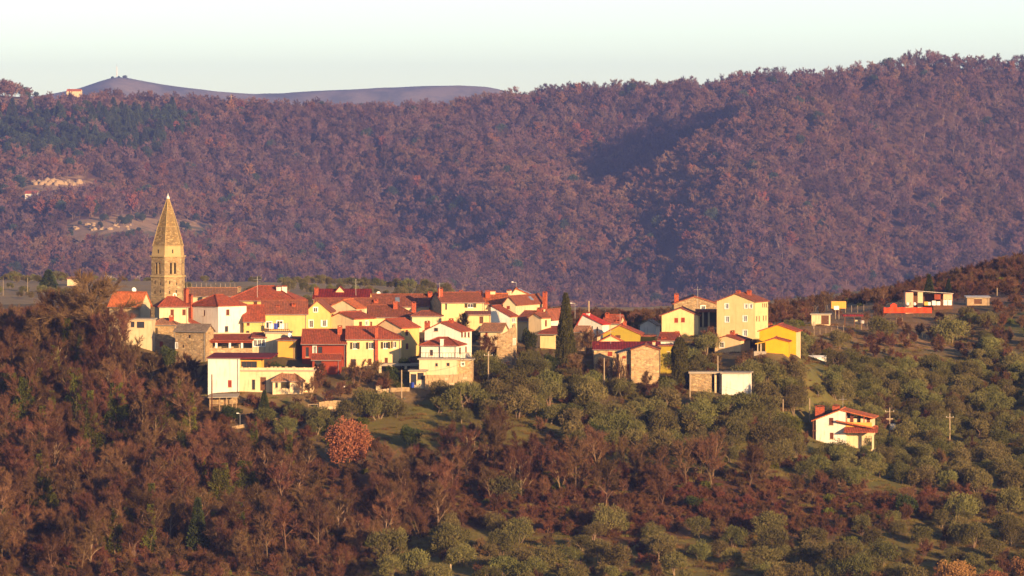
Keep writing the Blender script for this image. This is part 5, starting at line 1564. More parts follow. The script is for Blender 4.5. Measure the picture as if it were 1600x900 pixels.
# white tarpaulin shed and small things in the grove
r, fr = site('tarpaulin_shed', 'low white tarpaulin shed among the olive trees', 'shed', 1263, 572, 948, -5, (1.6, 1, 2.3), (1261, 1293, 572, 560))
x0, x1 = 0, fr.hit(1291, 565, 'y', 0).x; zt_ = fr.hit(1263, 556, 'y', 0).z
part(r, 'whitepaint', 'cover', lambda m: [m.box(x0, x1, 0, 2.5, -1, zt_ * .8), m.slab([[(x0 - .1, -.1, zt_ * .8), (x1 + .1, -.1, zt_ * .8), (x1 + .1, 1.2, zt_), (x0 - .1, 1.2, zt_)]], .06)])
part(r, 'metal', 'vent', lambda m: m.tube((x1 * .25, .6, zt_ * .8), (x1 * .25, .6, zt_ + .45), .08, .05, 6))
for (l_, r_, t_, b_, mt, lab) in ((1166, 1194, 661, 670, 'tealnet', 'teal tarpaulin slung between the olive trees'), (1191, 1209, 685, 691, 'paletimber', 'small pale board roof among the olive trees')):
    Yq = ground_px((l_ + r_) / 2, b_).y
    r, fr = site('tarpaulin', lab, 'tarpaulin', l_, b_, Yq, 0)
    w0 = fr.hit(r_, b_, 'y', 0).x; zt_ = fr.hit(l_, t_, 'y', 0).z
    mm_ = MB()
    nn = 6
    for i in range(nn):
        for j in range(3):
            f = lambda a_, c_: (w0 * a_ / nn, c_ * .8, zt_ * (1 - .35 * abs(2 * a_ / nn - 1) ** 2) - .12 * math.sin(c_ * 2.1 + a_))
            mm_.poly([f(i, j), f(i + 1, j), f(i + 1, j + 1), f(i, j + 1)])
    mm_.build('sheet', M[mt], r)
    for xx in (0, w0): part(r, 'timber', 'pole', lambda m: m.tube((xx, 0, -.3), (xx, 0, zt_ * .66), .04, .04, 5))
# green net by the garden
r, fr = site('net_fence', 'sagging teal net fence below the carport shed', 'fence', 600, 636, 868, 8)
m = MB()
for k in range(12):
    q0, q1 = 600 + 33 * k / 12, 600 + 33 * (k + 1) / 12
    f = lambda q: (fr.hit(q, 630, 'y', 0).x, .1 * math.sin(q), fr.hit(q, 634 - 12 * ((q - 600) / 33) ** 1.4, 'y', 0).z)
    p0, p1 = f(q0), f(q1)
    m.poly([(p0[0], p0[1], -.6), (p1[0], p1[1], -.6), p1, p0])
m.build('net', M['tealnet'], r)
for q in (600, 612, 624, 632): part(r, 'post', 'post', lambda m: pbox(m, fr, q - .5, q + .5, 634 - 12 * ((q - 600) / 33) ** 1.4 - 1, 640, .1, .2))

# dry stone terrace walls: every visible block is a piece
def stone_wall(label, px0, py0, px1, py1, hpx, rows=4):
    a_, b_ = ground_px(px0, py0), ground_px(px1, py1)
    d_ = b_ - a_; L = math.hypot(d_.x, d_.y)
    r = empty('stone_wall', a_, math.atan2(d_.y, d_.x)); tag(r, label, 'wall')
    hh = hpx / (F / a_.y)
    def gzl(x): return gz(a_.x + d_.x * x / L, a_.y + d_.y * x / L) - a_.z
    n = max(4, int(L / 1.2))
    def core(m):
        for k in range(n):
            x0, x1 = L * k / n, L * (k + 1) / n
            m.slab([[(x0, .08, gzl(x0) - .8), (x1, .08, gzl(x1) - .8), (x1, .5, gzl(x1) - .8), (x0, .5, gzl(x0) - .8)]], .8 + hh - .04)
    part(r, 'stone', 'core', core)
    rn = random.Random(label)
    for i in range(rows):
        x = -rn.random() * .4
        while x < L:
            w_ = rn.uniform(.45, 1.0); x1 = min(x + w_, L)
            if x1 - max(x, 0) > .15:
                z0 = hh * i / rows + gzl(max(x, 0)); q = rn.uniform(-.05, .06)
                m = MB(); m.box(max(x, 0) + .02, x1 - .02, -.04 - q, .3, z0 + (.015 if i else -.4), z0 + hh / rows - .015 + rn.uniform(-.03, .05))
                m.build('stone', M['rubble' if rn.random() < .1 else 'wallstone'], r)
            x = x1
    for k in range(3): EXTRA_FOOT.append((a_.x + d_.x * k / 2, a_.y + d_.y * k / 2, 1.0))
stone_wall('low sunlit stone wall along the garden path', 362, 672, 500, 652, 5, 1)
stone_wall('stone terrace wall below the garden of the long yellow house', 498, 643, 560, 638, 13, 3)
stone_wall('stone retaining wall beside the terrace steps', 590, 616, 640, 613, 6, 2)
stone_wall('tall rubble retaining wall below the cream terrace block', 664, 609, 735, 608, 22, 5)

# white goal frame and fence posts in the garden
r, fr = site('goal_frame', 'pale wooden goal frame on the garden lawn', 'goal', 481, 646, 862, 0)
for q in (481.6, 496.4): part(r, 'post', 'post', lambda m: pbox(m, fr, q - .45, q + .45, 632, 650, 0, .08))
part(r, 'post', 'crossbar', lambda m: pbox(m, fr, 481, 497, 631.2, 632.2, .0, .08))
FENCE = [(463 + 14.5 * k, 652 - .9 * k + (k % 3)) for k in range(10)] + [(444, 655), (576, 648)]
for q, b_ in FENCE:
    g = ground_px(q, b_)
    m = MB(); m.tube((0, 0, -.3), (0, 0, 1.1), .05, .045, 6); o = m.build('fence_post', M['post'], None, g); tag(o, 'thin pale fence post along the garden slope', 'fence post', 'fence posts along the garden slope')

# vineyard posts
rn = random.Random(4)
VP = []
for k in range(15): VP.append((1264 + 9.5 * k, 489 - .15 * k + rn.uniform(-1, 1), 11))
for k in range(16): VP.append((1272 + 9.2 * k, 524 - 1.2 * k + rn.uniform(-1, 1), 9))
for k in range(8): VP.append((1420 + 7 * k, 531 + rn.uniform(-1, 1), 8))
for k in range(14): VP.append((1500 + 9 * k, 449 - 2.4 * k + rn.uniform(-1, 1), 9))
for q, b_, hp in VP:
    g = ground_px(q, b_, 900, 1260)
    m = MB(); hgt = hp / (F / g.y); m.tube((0, 0, -.3), (0, 0, hgt), .055, .05, 5); o = m.build('vineyard_post', M['post'], None, g)
    tag(o, 'pale vineyard post standing in the rows around the upper fields', 'vineyard post', 'vineyard posts of the upper fields')
VF = [(292 + 7.5 * k, 455 + (k % 3), 1) for k in range(11)] + [(q, 462, 1) for q in (5, 43)]
for q, b_, _ in VF:
    g = ground_px(q, b_, 1150, 1500); m = MB(); m.tube((0, 0, -.3), (0, 0, 2.2 if q > 100 else 4.5), .07, .06, 5); o = m.build('vineyard_post', M['post'], None, g)
    tag(o, 'distant vineyard post in the fields beyond the village', 'vineyard post', 'vineyard posts of the far fields')

# utility poles
POLES = {}
def pole(key, px, top, bot, label, arm=0.0, trafo=False, Y=None, mat='post', rad=1.0):
    g = ground_px(px, bot) if Y is None else Vector(((px - 800) / F * Y, Y, CZ - (bot - HZ) / F * Y))
    r = empty('utility_pole', g); tag(r, label, 'pole')
    H_ = (bot - top) / (F / g.y)
    part(r, mat, 'pole', lambda m: m.tube((0, 0, -2.0), (0, 0, H_), .13 * rad, .09 * rad, 8))
    if arm:
        ar = part(r, mat, 'crossarm', lambda m: m.box(-arm, arm, -.16, -.08, H_ - .72, H_ - .65))
        for sx in (-.9, 0, .9):
            q = MB(); q.lathe([(.02, H_ - .65), (.05, H_ - .58), (.03, H_ - .52), (.04, H_ - .46)], 6, (sx * arm, -.12)); q.build('insulator', M['whitepaint'], ar)
    if trafo:
        part(r, 'metal', 'transformer', lambda m: m.box(.12, .95, -.35, .35, H_ * .30, H_ * .48))
        part(r, mat, 'second_arm', lambda m: m.box(-.55, .55, -.15, -.08, H_ * .62, H_ * .66))
    POLES[key] = g + Vector((0, 0, H_ - .1)); EXTRA_VIS.append((px - 4, px + 4, bot, g.y, top + (bot - top) * .45))
pole('chalet', 1390, 637, 686, 'utility pole with transformer box beside the white chalet', .75, True)
pole('grove', 1484, 647, 690, 'utility pole with crossarm in the olive grove', .6)
pole('box', 1121.5, 556, 592, 'plain wooden pole behind the white box house', 0, False, 884.5)
pole('cyp', 1078, 583, 620, 'pale wooden pole beside the small cypress', 0, False, 876)
pole('ann', 944, 559, 620, 'tall pale wooden pole before the long stone house', 0, False, 880)
pole('ruin', 763, 549, 600, 'wooden pole before the stone ruin', .7, False, 880)
pole('yard', 627.5, 578, 632, 'pale pole in front of the cream carport shed', 0, False, 869)
pole('a', 1223.5, 625, 646, 'short pole left of the white chalet', 0)
pole('b', 1265, 624, 660, 'thin pole behind the white chalet', 0)
pole('c', 1215, 593, 606, 'stubby pole above the dome bush', 0)
pole('d', 1139, 573, 592, 'leaning thin pole behind the small cypress and box', 0, False, 905)
pole('hut', 1271.5, 503, 524, 'lamp pole by the small cream hut', .25, False, 996)
pole('vine', 1558, 450, 462, 'pale pole on the vineyard bank', 0)
pole('shed', 331, 585, 640, 'thin dark pole at the corner of the front white house', 0, False, 864, 'timber')
def wire(label, p0, p1, sag=.8, rad=.018):
    m = MB(); pr = None
    for k in range(13):
        t_ = k / 12; p = p0.lerp(p1, t_) - Vector((0, 0, sag * 4 * t_ * (1 - t_)))
        if pr is not None: m.tube(pr - p0, p - p0, rad, rad, 4, cap=False)
        pr = p
    o = m.build('power_line', M['wire'], None, p0); tag(o, label, 'cable')
wire('thin black cable from the chalet pole to the grove pole', POLES['chalet'], POLES['grove'], 1.2)
wire('thin black cable from the stone house pole to the ruin pole', POLES['ann'], POLES['ruin'], 1.0)
wire('thin black cable from the stone house pole to the cypress pole', POLES['ann'], POLES['cyp'], 1.0)
wire('thin black cable from the ruin pole to the yard pole', POLES['ruin'], POLES['yard'], 1.2)
wire('thin black cable from the cypress pole to the chalet pole', POLES['cyp'], POLES['chalet'], 2.0)

# street lamp, flue and aerials over the roofs
def lamp(px, top, bot, Y, label, arm=-.6):
    g = at(px, bot, Y); r = empty('street_lamp', g); tag(r, label, 'lamp'); H_ = (bot - top) / (F / Y)
    part(r, 'metal', 'post', lambda m: m.tube((0, 0, -6), (0, 0, H_), .07, .05, 6))
    part(r, 'metal', 'arm', lambda m: m.box(min(0, arm), max(0, arm), -.04, .04, H_ - .05, H_ + .03))
    part(r, 'whitepaint', 'lamp_head', lambda m: m.box(arm - .25, arm + .12, -.1, .1, H_ - .02, H_ + .1))
lamp(898.5, 474, 500, 960, 'grey street lamp behind the tall cypress')
lamp(375, 646, 664, 859, 'low white garden lamp below the front white house', -.3)
lamp(806.5, 441, 468, 990, 'street lamp over the solar panel roof')
m = MB(); m.lathe([(.14, -4), (.14, 2.0), (.1, 2.1)], 8); o = m.build('flue_pipe', M['post'], None, at(920, 489, 947)); tag(o, 'tall pale flue pipe over the scarlet roof', 'flue')
def aerial(px, top, bot, Y, label, kind=0):
    g = at(px, bot, Y); r = empty('tv_aerial', g); tag(r, label, 'aerial'); H_ = (bot - top) / (F / Y)
    part(r, 'metal', 'mast', lambda m: m.tube((0, 0, -1.5), (0, 0, H_), .03, .025, 5))
    part(r, 'metal', 'boom', lambda m: m.box(-.7, .7, -.02, .02, H_ * .75, H_ * .75 + .04))
    for k in range(5): part(r, 'metal', 'element', lambda m: m.box(-.6 + .3 * k - .01, -.6 + .3 * k + .01, -.35, .35, H_ * .75 + .04, H_ * .75 + .06))
for a_ in ((402, 432, 452, 962, 'thin aerial on the hipped red roof with twin chimneys'), (556, 436, 455, 968, 'aerial on the maroon roofed yellow house'), (687, 441, 452, 950, 'aerial over the ribbed red roof'), (969, 489, 508, 930, 'cross shaped aerial on the olive green house'),
           (1090, 448, 466, 972, 'aerial on the big stone gable house'), (1317, 618, 642, 882, 'tall latticed aerial on the white chalet'), (954, 512, 536, 907, 'thin aerial over the long maroon roof'), (603, 498, 520, 905, 'aerial beside the orange yellow house')):
    aerial(*a_)
def dish(px, py, Y, label):
    r = empty('satellite_dish', at(px, py, Y)); tag(r, label, 'satellite dish')
    m = MB(); m.lathe([(.03, 0), (.2, .03), (.34, .1), (.4, .17)], 12); o = m.build('bowl', M['whitepaint'], r); o.rotation_euler = (R(75), 0, R(25))
    part(r, 'metal', 'bracket', lambda m: m.tube((0, 0, 0), (0, .5, -.9), .03, .03, 5))
dish(452.5, 524, 895.5, 'satellite dish beside the cream flat roofed block'); dish(591, 459, 975, 'pale upright satellite dish on the long brown roof'); dish(209, 453, 935, 'small satellite dish over the long cream house')

# garden furniture, laundry
for k, (q, mt) in enumerate(((424, 'whitepaint'), (431, 'bluebarrel'), (441, 'whitepaint'), (447, 'pink'))):
    p = at(q, 514, 917); r = empty('laundry', p); tag(r, ('white sheet', 'blue cloth', 'white towel', 'pink towel')[k] + ' hanging on the laundry terrace', 'laundry')
    m = MB()
    for i in range(5): m.poly([(-.35 + .14 * i, .05 * math.sin(i * 2), 0), (-.35 + .14 * (i + 1), .05 * math.sin(i * 2 + 2), 0), (-.35 + .14 * (i + 1), .05 * math.sin(i * 2 + 2), .95), (-.35 + .14 * i, .05 * math.sin(i * 2), .95)])
    m.build('cloth', M[mt], r)
    part(r, 'metal', 'line', lambda m_: m_.box(-.5, .5, -.01, .01, .95, .97))
r, fr = site('terrace_railing', 'dark railing of the laundry terrace above the flat block', 'railing', 410, 520.5, 897.2, 0)
part(r, 'timber', 'top_rail', lambda m: pbox(m, fr, 410, 452, 514, 515, 0, .06))
for k in range(14): part(r, 'timber', 'baluster', lambda m: pbox(m, fr, 410 + k * 3.2, 411 + k * 3.2, 515, 521, .01, .05))
for q, b_, lab in ((533, 609, 'first'), (537, 609, 'second')):
    g = ground_px(q, b_); m = MB(); m.lathe([(.12, 0), (.19, .3), (.15, .36)], 8); o = m.build('bucket', M['whitepaint'], None, g); tag(o, 'white bucket on the garden bank below the yellow house', 'bucket', 'white buckets on the garden bank')
m = MB(); m.box(-.45, .45, -.4, .4, 0, .7); m.box(-.5, .5, -.45, .45, .7, .78); o = m.build('stone_well', M['oldcream'], None, at(592, 610, 874)); tag(o, 'small pale block well in the garden', 'well')
g = ground_px(704, 893); m = MB(); m.lathe([(.16, -.2), (.15, .4), (.11, .7), (.14, .85), (.1, 1.02), (.03, 1.06)], 8); o = m.build('tree_stump', M['rubble'], None, g); tag(o, 'pale weathered stump standing in the lower grove grass', 'stump')

# limestone rocks
rn = random.Random(12)
def rock(px, py, s, label, group, y0=740, y1=1280, flat=.6):
    g = ground_px(px, py, y0, y1)
    bm = bmesh.new(); bmesh.ops.create_icosphere(bm, subdivisions=2, radius=1)
    sd = rn.random() * 50
    for v in bm.verts:
        k = 1 + .5 * float(vnoise(v.co.x * 1.6 + sd, v.co.y * 1.6 + v.co.z * 1.3, 3)) + .25 * float(vnoise(v.co.x * 4 + sd, v.co.z * 4, 5))
        v.co = Vector((v.co.x * s * rn.uniform(.98, 1.02), v.co.y * s * .7, v.co.z * s * flat)) * k
    me = bpy.data.meshes.new('rock'); bm.to_mesh(me); bm.free(); me.materials.append(M['rubble' if y1 < 2000 else 'wallstone'])
    o = bpy.data.objects.new('rock', me); COL.objects.link(o); o.location = g; o.rotation_euler = (0, 0, rn.random() * 6); tag(o, label, 'rock', group)
LOWR = 'pale limestone rock breaking out of the bank below the wooded slope'
for k in range(26):
    rock(rn.choice((rn.uniform(130, 300), rn.uniform(430, 640), rn.uniform(20, 110), rn.uniform(150, 220))), rn.uniform(838, 896), rn.uniform(.25, .7), LOWR, 'limestone rocks on the bank')
OUT = 'pale limestone outcrop on the terraced left side of the far hill'
for k in range(34): rock(rn.uniform(46, 132), 286 + rn.uniform(-2, 4), rn.uniform(1.6, 4.0), OUT, 'limestone outcrops on the far hill', 3900, 5100, .9)
for k in range(24): rock(rn.uniform(112, 205), 352 + rn.uniform(-3, 8) - .04 * k, rn.uniform(1.2, 3.0), OUT, 'limestone outcrops on the far hill', 3900, 5100, .7)
for q in ((500, 640), (1000, 700)): pass

# summit mast, summit buildings and trees; poles on the far ridge
p = at(182.5, 122, 9990)
r = empty('radio_mast', p); tag(r, 'tall thin radio mast on the summit of the blue mountain', 'mast')
part(r, 'metal', 'mast', lambda m: m.tube((0, 0, -6), (0, 0, 21), .7, .5, 8))
part(r, 'metal', 'antenna', lambda m: m.tube((0, 0, 21), (0, 0, 26), .3, .15, 6))
part(r, 'metal', 'platform', lambda m: m.box(-.8, .8, -.8, .8, 7, 7.4))
for q, s_, lab in ((176, 3.0, 'small'), (186, 3.0, 'middle'), (194.5, 4.8, 'round')):
    g = at(q, 123.5, 9985)
    o = make_dome = None
    tm, cm = clump_mesh(700 + int(q), s_, s_ * 1.5, 900, 8, 1.0, .6, 'pinelf', 'bark', True)
    root = empty('summit_tree', g); tag(root, lab + ' dark tree beside the mast on the mountain summit', 'tree')
    for nm, me_ in (('trunk', tm), ('crown', cm)):
        o = bpy.data.objects.new(nm, me_); COL.objects.link(o); o.parent = root
for q, lab in ((185.5, 'white building under the summit mast'), (190, 'cream building under the summit trees')):
    g = at(q, 125, 9960); r = empty('summit_building', g); tag(r, lab, 'building')
    part(r, 'white', 'wall', lambda m: m.box(-1.9, 1.9, 0, 4, -4, 1.6)); part(r, 'slate', 'roof', lambda m: m.slab([[(-1.9, -.2, 1.6), (1.9, -.2, 1.6), (1.9, 2, 2.6), (-1.9, 2, 2.6)], [(-1.9, 2, 2.6), (1.9, 2, 2.6), (1.9, 4.2, 1.6), (-1.9, 4.2, 1.6)]], .2))
    part(r, 'glass', 'window', lambda m: m.box(-.6, .6, -.05, -.01, .4, 1.2))
for q, t_, b_, lab in ((184.5, 139, 156, 'pale pole on the far ridge below the mast'), (195.5, 139, 156, 'crossed pole on the far ridge below the mast'), (361, 148, 170, 'tall pale pole on the far ridge'), (13, 123, 140, 'thin pole on the far ridge among red trees')):
    g = ground_px(q, b_ + 6, 4300, 5000); r = empty('ridge_pole', g); tag(r, lab, 'pole'); hh = (b_ + 6 - t_) / (F / g.y)
    part(r, 'post', 'pole', lambda m: m.tube((0, 0, -1), (0, 0, hh), .45, .35, 6)); part(r, 'post', 'crossarm', lambda m: m.box(-2, 2, -.12, .12, hh - 2.0, hh - 1.7))

# ------------------------------------------------------------------ trees near the village
def make_tree(name, pair, label, cat, group=None, extra=None):
    root = empty(name, (0, 0, 0))
    tag(root, label, cat, group)
    t_ = bpy.data.objects.new('trunk', pair[0]); COL.objects.link(t_); t_.parent = root
    c_ = bpy.data.objects.new('crown', pair[1]); COL.objects.link(c_); c_.parent = root
    if extra is not None:
        i_ = bpy.data.objects.new('ivy', extra); COL.objects.link(i_); i_.parent = t_
    return root

def plant(name, pair, loc, sc, rz, label, cat, group=None, extra=None, sz=None):
    r = make_tree(name, pair, label, cat, group, extra)
    r.location = loc; r.rotation_euler = (0, 0, rz); r.scale = (sc, sc, sz if sz else sc)
    return r

FOOT = [(h['o'].x + (h['w'] * .5) * math.cos(h['a']) - h['dd'] * .5 * math.sin(h['a']), h['o'].y + h['w'] * .5 * math.sin(h['a']) + h['dd'] * .5 * math.cos(h['a']),
         .5 * math.hypot(h['w'], h['dd']) * .82 + .6) for h in HOUSES if not h.get('far_hill')]
FOOT.append((TO.x, TO.y + 3, 5)); FOOT += EXTRA_FOOT
FA = np.array(FOOT)
VIS = [(h['l'], max(h['r'], h['far'] or 0), h['base'], h['Y'], h['eave']) for h in HOUSES if not h.get('far_hill')]
VIS += EXTRA_VIS + [(1050, 1075, 607, 885, 545), (868, 901, 585, 900, 505)]
def free(X, Y, m=0.0):
    return ~np.any(((X[:, None] - FA[:, 0]) ** 2 + (Y[:, None] - FA[:, 1]) ** 2) < (FA[:, 2] + m) ** 2, axis=1)
def clear_view(X, Y, Z, H, half, frac=.35):
    """keeps the house fronts in sight: a crown may hide only the foot of a wall behind it"""
    px, pt = proj(X, Y, Z + H)
    hw = half * F / Y
    ok = np.ones(len(X), bool)
    for l, r, base, hy, eave in VIS:
        ok &= ~((Y < hy + 2) & (px + hw > l - 1) & (px - hw < r + 1) & (pt < base - (base - eave) * frac))
    return ok

BARE = [bare_mesh(201 + i, 8.0 + .5 * (i % 3), twigs=24, tl=.8, tw=.036, bark='bark' if i % 3 else 'palebark', limbs=8, spread=.5 + .06 * (i % 4), fork=.26, sub=(5, 4)) for i in range(5)]
COPP = [bare_mesh(231 + i, 6.2, twigs=22, tl=.75, tw=.034, bark=('bark', 'palebark', 'bark')[i], limbs=9, spread=.45, fork=.2, sub=(4, 4), multi=3) for i in range(3)]
BIG = bare_mesh(251, 10.5, twigs=22, tl=.85, tw=.032, limbs=17, spread=1.25, fork=.2, sub=(6, 5))
OLIV = [clump_mesh(301 + i, 1.75 + .22 * (i % 4), 3.3 + .42 * (i % 3), 3600, 7 + 2 * (i % 4), .26, .085, upw=.7 + .2 * (i % 2)) for i in range(8)]
IVY = [ivy_mesh(401, 6.2, 2600), ivy_mesh(402, 7.0, 2800)]
IVYB = [ivy_mesh(403, 6.8, 7000, 1.9), ivy_mesh(404, 6.2, 7000, 2.1)]
OAK = [clump_mesh(411 + i, 2.9, 7.2, 7500, 24 + i, .27, .17, 'oak', 'bark', True, .3) for i in range(2)]
EVER = [clump_mesh(421, 1.9, 4.2, 3600, 10, .24, .12, 'darkgreen', 'bark', True, .35), clump_mesh(422, 1.6, 2.4, 3000, 9, .2, .11, 'darkgreen', 'bark', False, .3)]
DOME = clump_mesh(423, 1.7, 2.8, 4200, 14, .16, .10, 'ivylf', 'bark', False, .3)

rng = np.random.default_rng(17)
# --- leafless wood on the left and the belt below
X, Y = jitter_grid(-125, 40, 770, 955, 4.7, rng)
Z = height(X, Y); px, py = proj(X, Y, Z)
belt = inpoly(px, py, [(640, 740), (720, 715), (850, 705), (980, 735), (1180, 745), (1200, 770), (980, 800), (700, 800)])
ok = (inpoly(px, py, P_WOOD) | (belt & (rng.random(len(X)) < .7))) & (px > -190) & free(X, Y, .5)
ok &= ~(inpoly(px, py, [(-300, 872), (620, 872), (620, 930), (-300, 930)]) & (rng.random(len(X)) < .7))
sc_ = rng.uniform(.72, 1.12, len(X))
IVYPOS = [(118, 655, 75), (40, 660, 72), (182, 668, 66), (14, 640, 60), (345, 785, 58), (384, 772, 54), (262, 672, 48), (70, 800, 56), (142, 705, 56)]
for qx, qy, hw in [(542, 742, 42), (309, 862, 20)] + [(a_[0], a_[1], 13) for a_ in IVYPOS]:
    yf = ground_px(qx, qy).y
    ok &= ~((np.abs(px - qx) < hw + 4) & (Y < yf + 1.5) & (Y > yf - 26))
ok &= clear_view(X, Y, Z, 8 * sc_, 1.5, .30)
ii = np.nonzero(ok)[0]
print('bare', len(ii))
proto = [make_tree('bare_tree', p, 'leafless brown tree in the thicket on the wooded slope below the church', 'tree', 'leafless trees of the wooded slope') for p in BARE + COPP]
protoi = [make_tree('ivy_tree', BARE[k], 'leafless tree with its trunk wrapped in green ivy on the wooded slope', 'tree', 'ivy clad trees of the wooded slope', IVY[k]) for k in (0, 1)]
used = set()
def wood_label(px, py, kind):
    look = 'multi-stemmed leafless tree' if kind >= 5 else ('pale trunked leafless tree' if kind % 3 == 0 else 'slim brown leafless tree')
    if px < 110: w = 'under the big spreading tree' if py < 700 else 'in the wood far below the big spreading tree'
    elif px < 250: w = 'in the wood below the low stone cottage' if py < 720 else 'above the limestone bank below the wood'
    elif px < 400: w = 'in the wood below the stone barn and lean-to shed' if py < 760 else 'around the conical evergreen low on the slope'
    elif px < 600: w = 'below the stone wall of the garden path' if py < 780 else 'low on the slope under the rust orange oak'
    elif px < 800: w = 'in the thicket below the meadow'
    else: w = 'rising out of the bramble belt'
    return look + ' ' + w
def olive_label(px, py, s, base):
    size = 'small' if s < .8 else ('large' if s > 1.05 else 'middling')
    if base.startswith('olive tree in the grassy grove'):
        w = 'at the foot of the slope beside the pale stump' if px < 800 else ('in the grassy grove below the bramble belt' if px < 1250 else 'in the grove around the orange oaks')
    elif base.startswith('grey green'):
        w = 'on the terrace above the meadow' if px < 840 else ('below the front stone gable house' if px < 1080 else ('in the grove below the white box house' if px < 1250 else ('in the grove around the white chalet' if px < 1420 else 'in the grove around the crossarm pole')))
    else: return size + ' ' + base
    return size + ' olive tree ' + w
def put(pool, k, loc, s, rz, label=None, group=None, sz=None):
    p = pool[k]
    key = p.name
    if key not in used:
        used.add(key); o = p
    else:
        o = copy_tree(p)
    o.location = loc; o.scale = (s, s, sz or s); o.rotation_euler = (0, 0, rz)
    if label: o['label'] = label
    if group: o['group'] = group
    return o
ii = sorted(ii, key=lambda i: Y[i] + (0 if -20 < px[i] < 1620 else 500))
rest = ii[235:]
mass('leafless_wood', 'further leafless trees of the wooded slope reading as one brown mass', [proto_pair(*BARE[k], 'wood_%d' % k) for k in range(5)] + [proto_pair(*COPP[k], 'wood_c%d' % k) for k in range(3)],
     [(X[i], Y[i], Z[i] - .1) for i in rest], rng.integers(0, 8, len(rest)), [sc_[i] for i in rest], rng.uniform(0, 6.28, len(rest)))
for i in ii[:235]:
    if rng.random() < .17 and px[i] < 460: put(protoi, int(rng.integers(0, 2)), (X[i], Y[i], Z[i] - .1), sc_[i], rng.uniform(0, 6.28), wood_label(px[i], py[i], 9).replace('multi-stemmed leafless tree', 'ivy wrapped leafless tree'), 'ivy clad trees of the wooded slope')
    else:
        kk = int(rng.integers(0, len(proto)))
        put(proto, kk, (X[i], Y[i], Z[i] - .1), sc_[i], rng.uniform(0, 6.28), wood_label(px[i], py[i], kk), 'leafless trees of the wooded slope')
# --- bare trees on the ridge behind the village and behind the tool shed
RIDGE = 'leafless tree in the row along the ridge behind the upper fields'
X, Y = jitter_grid(-10, 150, 985, 1175, 5.6, rng)
Z = height(X, Y); px, py = proj(X, Y, Z)
ok = (inpoly(px, py, [(880, 470), (1030, 478), (1230, 488), (1330, 478), (1400, 462), (1440, 440), (1540, 405), (1640, 372), (1800, 340), (1800, 392), (1600, 408), (1500, 430), (1430, 455), (1400, 472), (1250, 492), (1210, 505), (1030, 515), (880, 520)]) & (Y > 1010) & (Y < 1150)) & free(X, Y, 2)
ii = np.nonzero(ok)[0]
print('ridge', len(ii))
ridge_group = 'leafless trees along the ridge'
ii = rng.permutation(ii)
for i in ii[:60]:
    put(proto, int(rng.integers(0, len(proto))), (X[i], Y[i], Z[i] - .1), rng.uniform(.32, .55), rng.uniform(0, 6.28), RIDGE, ridge_group)
rest = [i for i in ii[60:] if px[i] > 1240 or rng.random() < .4]
mass('ridge_thicket', 'leafless thicket along the ridge behind the upper fields', [proto_pair(*BARE[k], 'ridge_%d' % k) for k in range(5)], [(X[i], Y[i], Z[i] - .1) for i in rest], rng.integers(0, 5, len(rest)),
     rng.uniform(.3, .5, len(rest)), rng.uniform(0, 6.28, len(rest)))

# --- olives
op = [make_tree('olive_tree', p, 'x', 'olive tree', 'x') for p in OLIV]
sets = [('grey green olive tree on the terraces between the village and the bramble belt', 'olive trees of the upper terraces', P_OLIVE_UP, 4.15, .94),
        ('olive tree in the grassy grove at the foot of the slope', 'olive trees of the lower grove', P_OLIVE_LOW, 5.6, .62),
        ('olive tree on the slope between the white box house and the golden house', 'olive trees below the golden house', P_OLIVE_MID, 4.2, .95),
        ('olive tree in the yards below the stone ruin and the cypress', 'olive trees below the ruin', P_YARD, 4.0, .8),
        ('olive tree on the garden bank below the stone terrace wall', 'olive trees of the garden bank', P_GARDEN, 4.0, .8),
        ('olive tree in the fields around the tool shed and vineyard posts', 'olive trees of the upper fields', P_UPRIGHT, 6.4, .42)]
mx_, my_, mz_, mk_, ms_ = [], [], [], [], []
cand = []
for lab, grp, P, sp_, pr in sets:
    X, Y = jitter_grid(-50, 150, 770, 1060, sp_, rng)
    Z = height(X, Y); px, py = proj(X, Y, Z)
    s = rng.uniform(.62, 1.3, len(X)) * np.where((px > 1230) & (py < 780), .86, 1.12 if P is P_OLIVE_UP or P is P_YARD else 1.0)
    ok = inpoly(px, py, P) & (px < 2020) & (rng.random(len(X)) < pr) & free(X, Y, .8) & ~inpoly(px, py, P_MEADOW) & ~inpoly(px, py, [(1340, 520), (1520, 520), (1520, 552), (1350, 552)])
    ok &= ~inpoly(px, py, [(1338, 545), (1515, 545), (1520, 585), (1345, 582)]) & ((px < 1230) | (vnoise(X / 9, Y / 7, 81) > -.36))
    ok &= ~inpoly(px, py, [(1262, 478), (1500, 468), (1480, 512), (1400, 520), (1270, 522)])
    ok &= ~inpoly(px, py, [(1375, 470), (1470, 470), (1470, 508), (1375, 512)]) & ~inpoly(px, py, [(1290, 770), (1420, 770), (1420, 790), (1290, 790)])
    ok &= clear_view(X, Y, Z, 3.5 * s, 1.0, .36)
    for i in np.nonzero(ok)[0]: cand.append((px[i], py[i], X[i], Y[i], Z[i], s[i], lab, grp))
for (qx, qy, s) in ((612, 885, 1.45), (702, 868, 1.4), (790, 785, 1.35), (1487, 537, 1.5), (1377, 533, 1.3), (1545, 560, 1.3), (1195, 700, 1.3), (950, 838, 1.25), (1030, 880, 1.2), (1200, 845, 1.2)):
    g = ground_px(qx, qy); cand.append((qx, qy, g.x, g.y, g.z, s, None, None))
inview = [c for c in cand if -30 < c[0] < 1630]
inview.sort(key=lambda c: c[3])
print('olives', len(cand), len(inview))
single = inview[:300]
sid = set(id(c) for c in single)
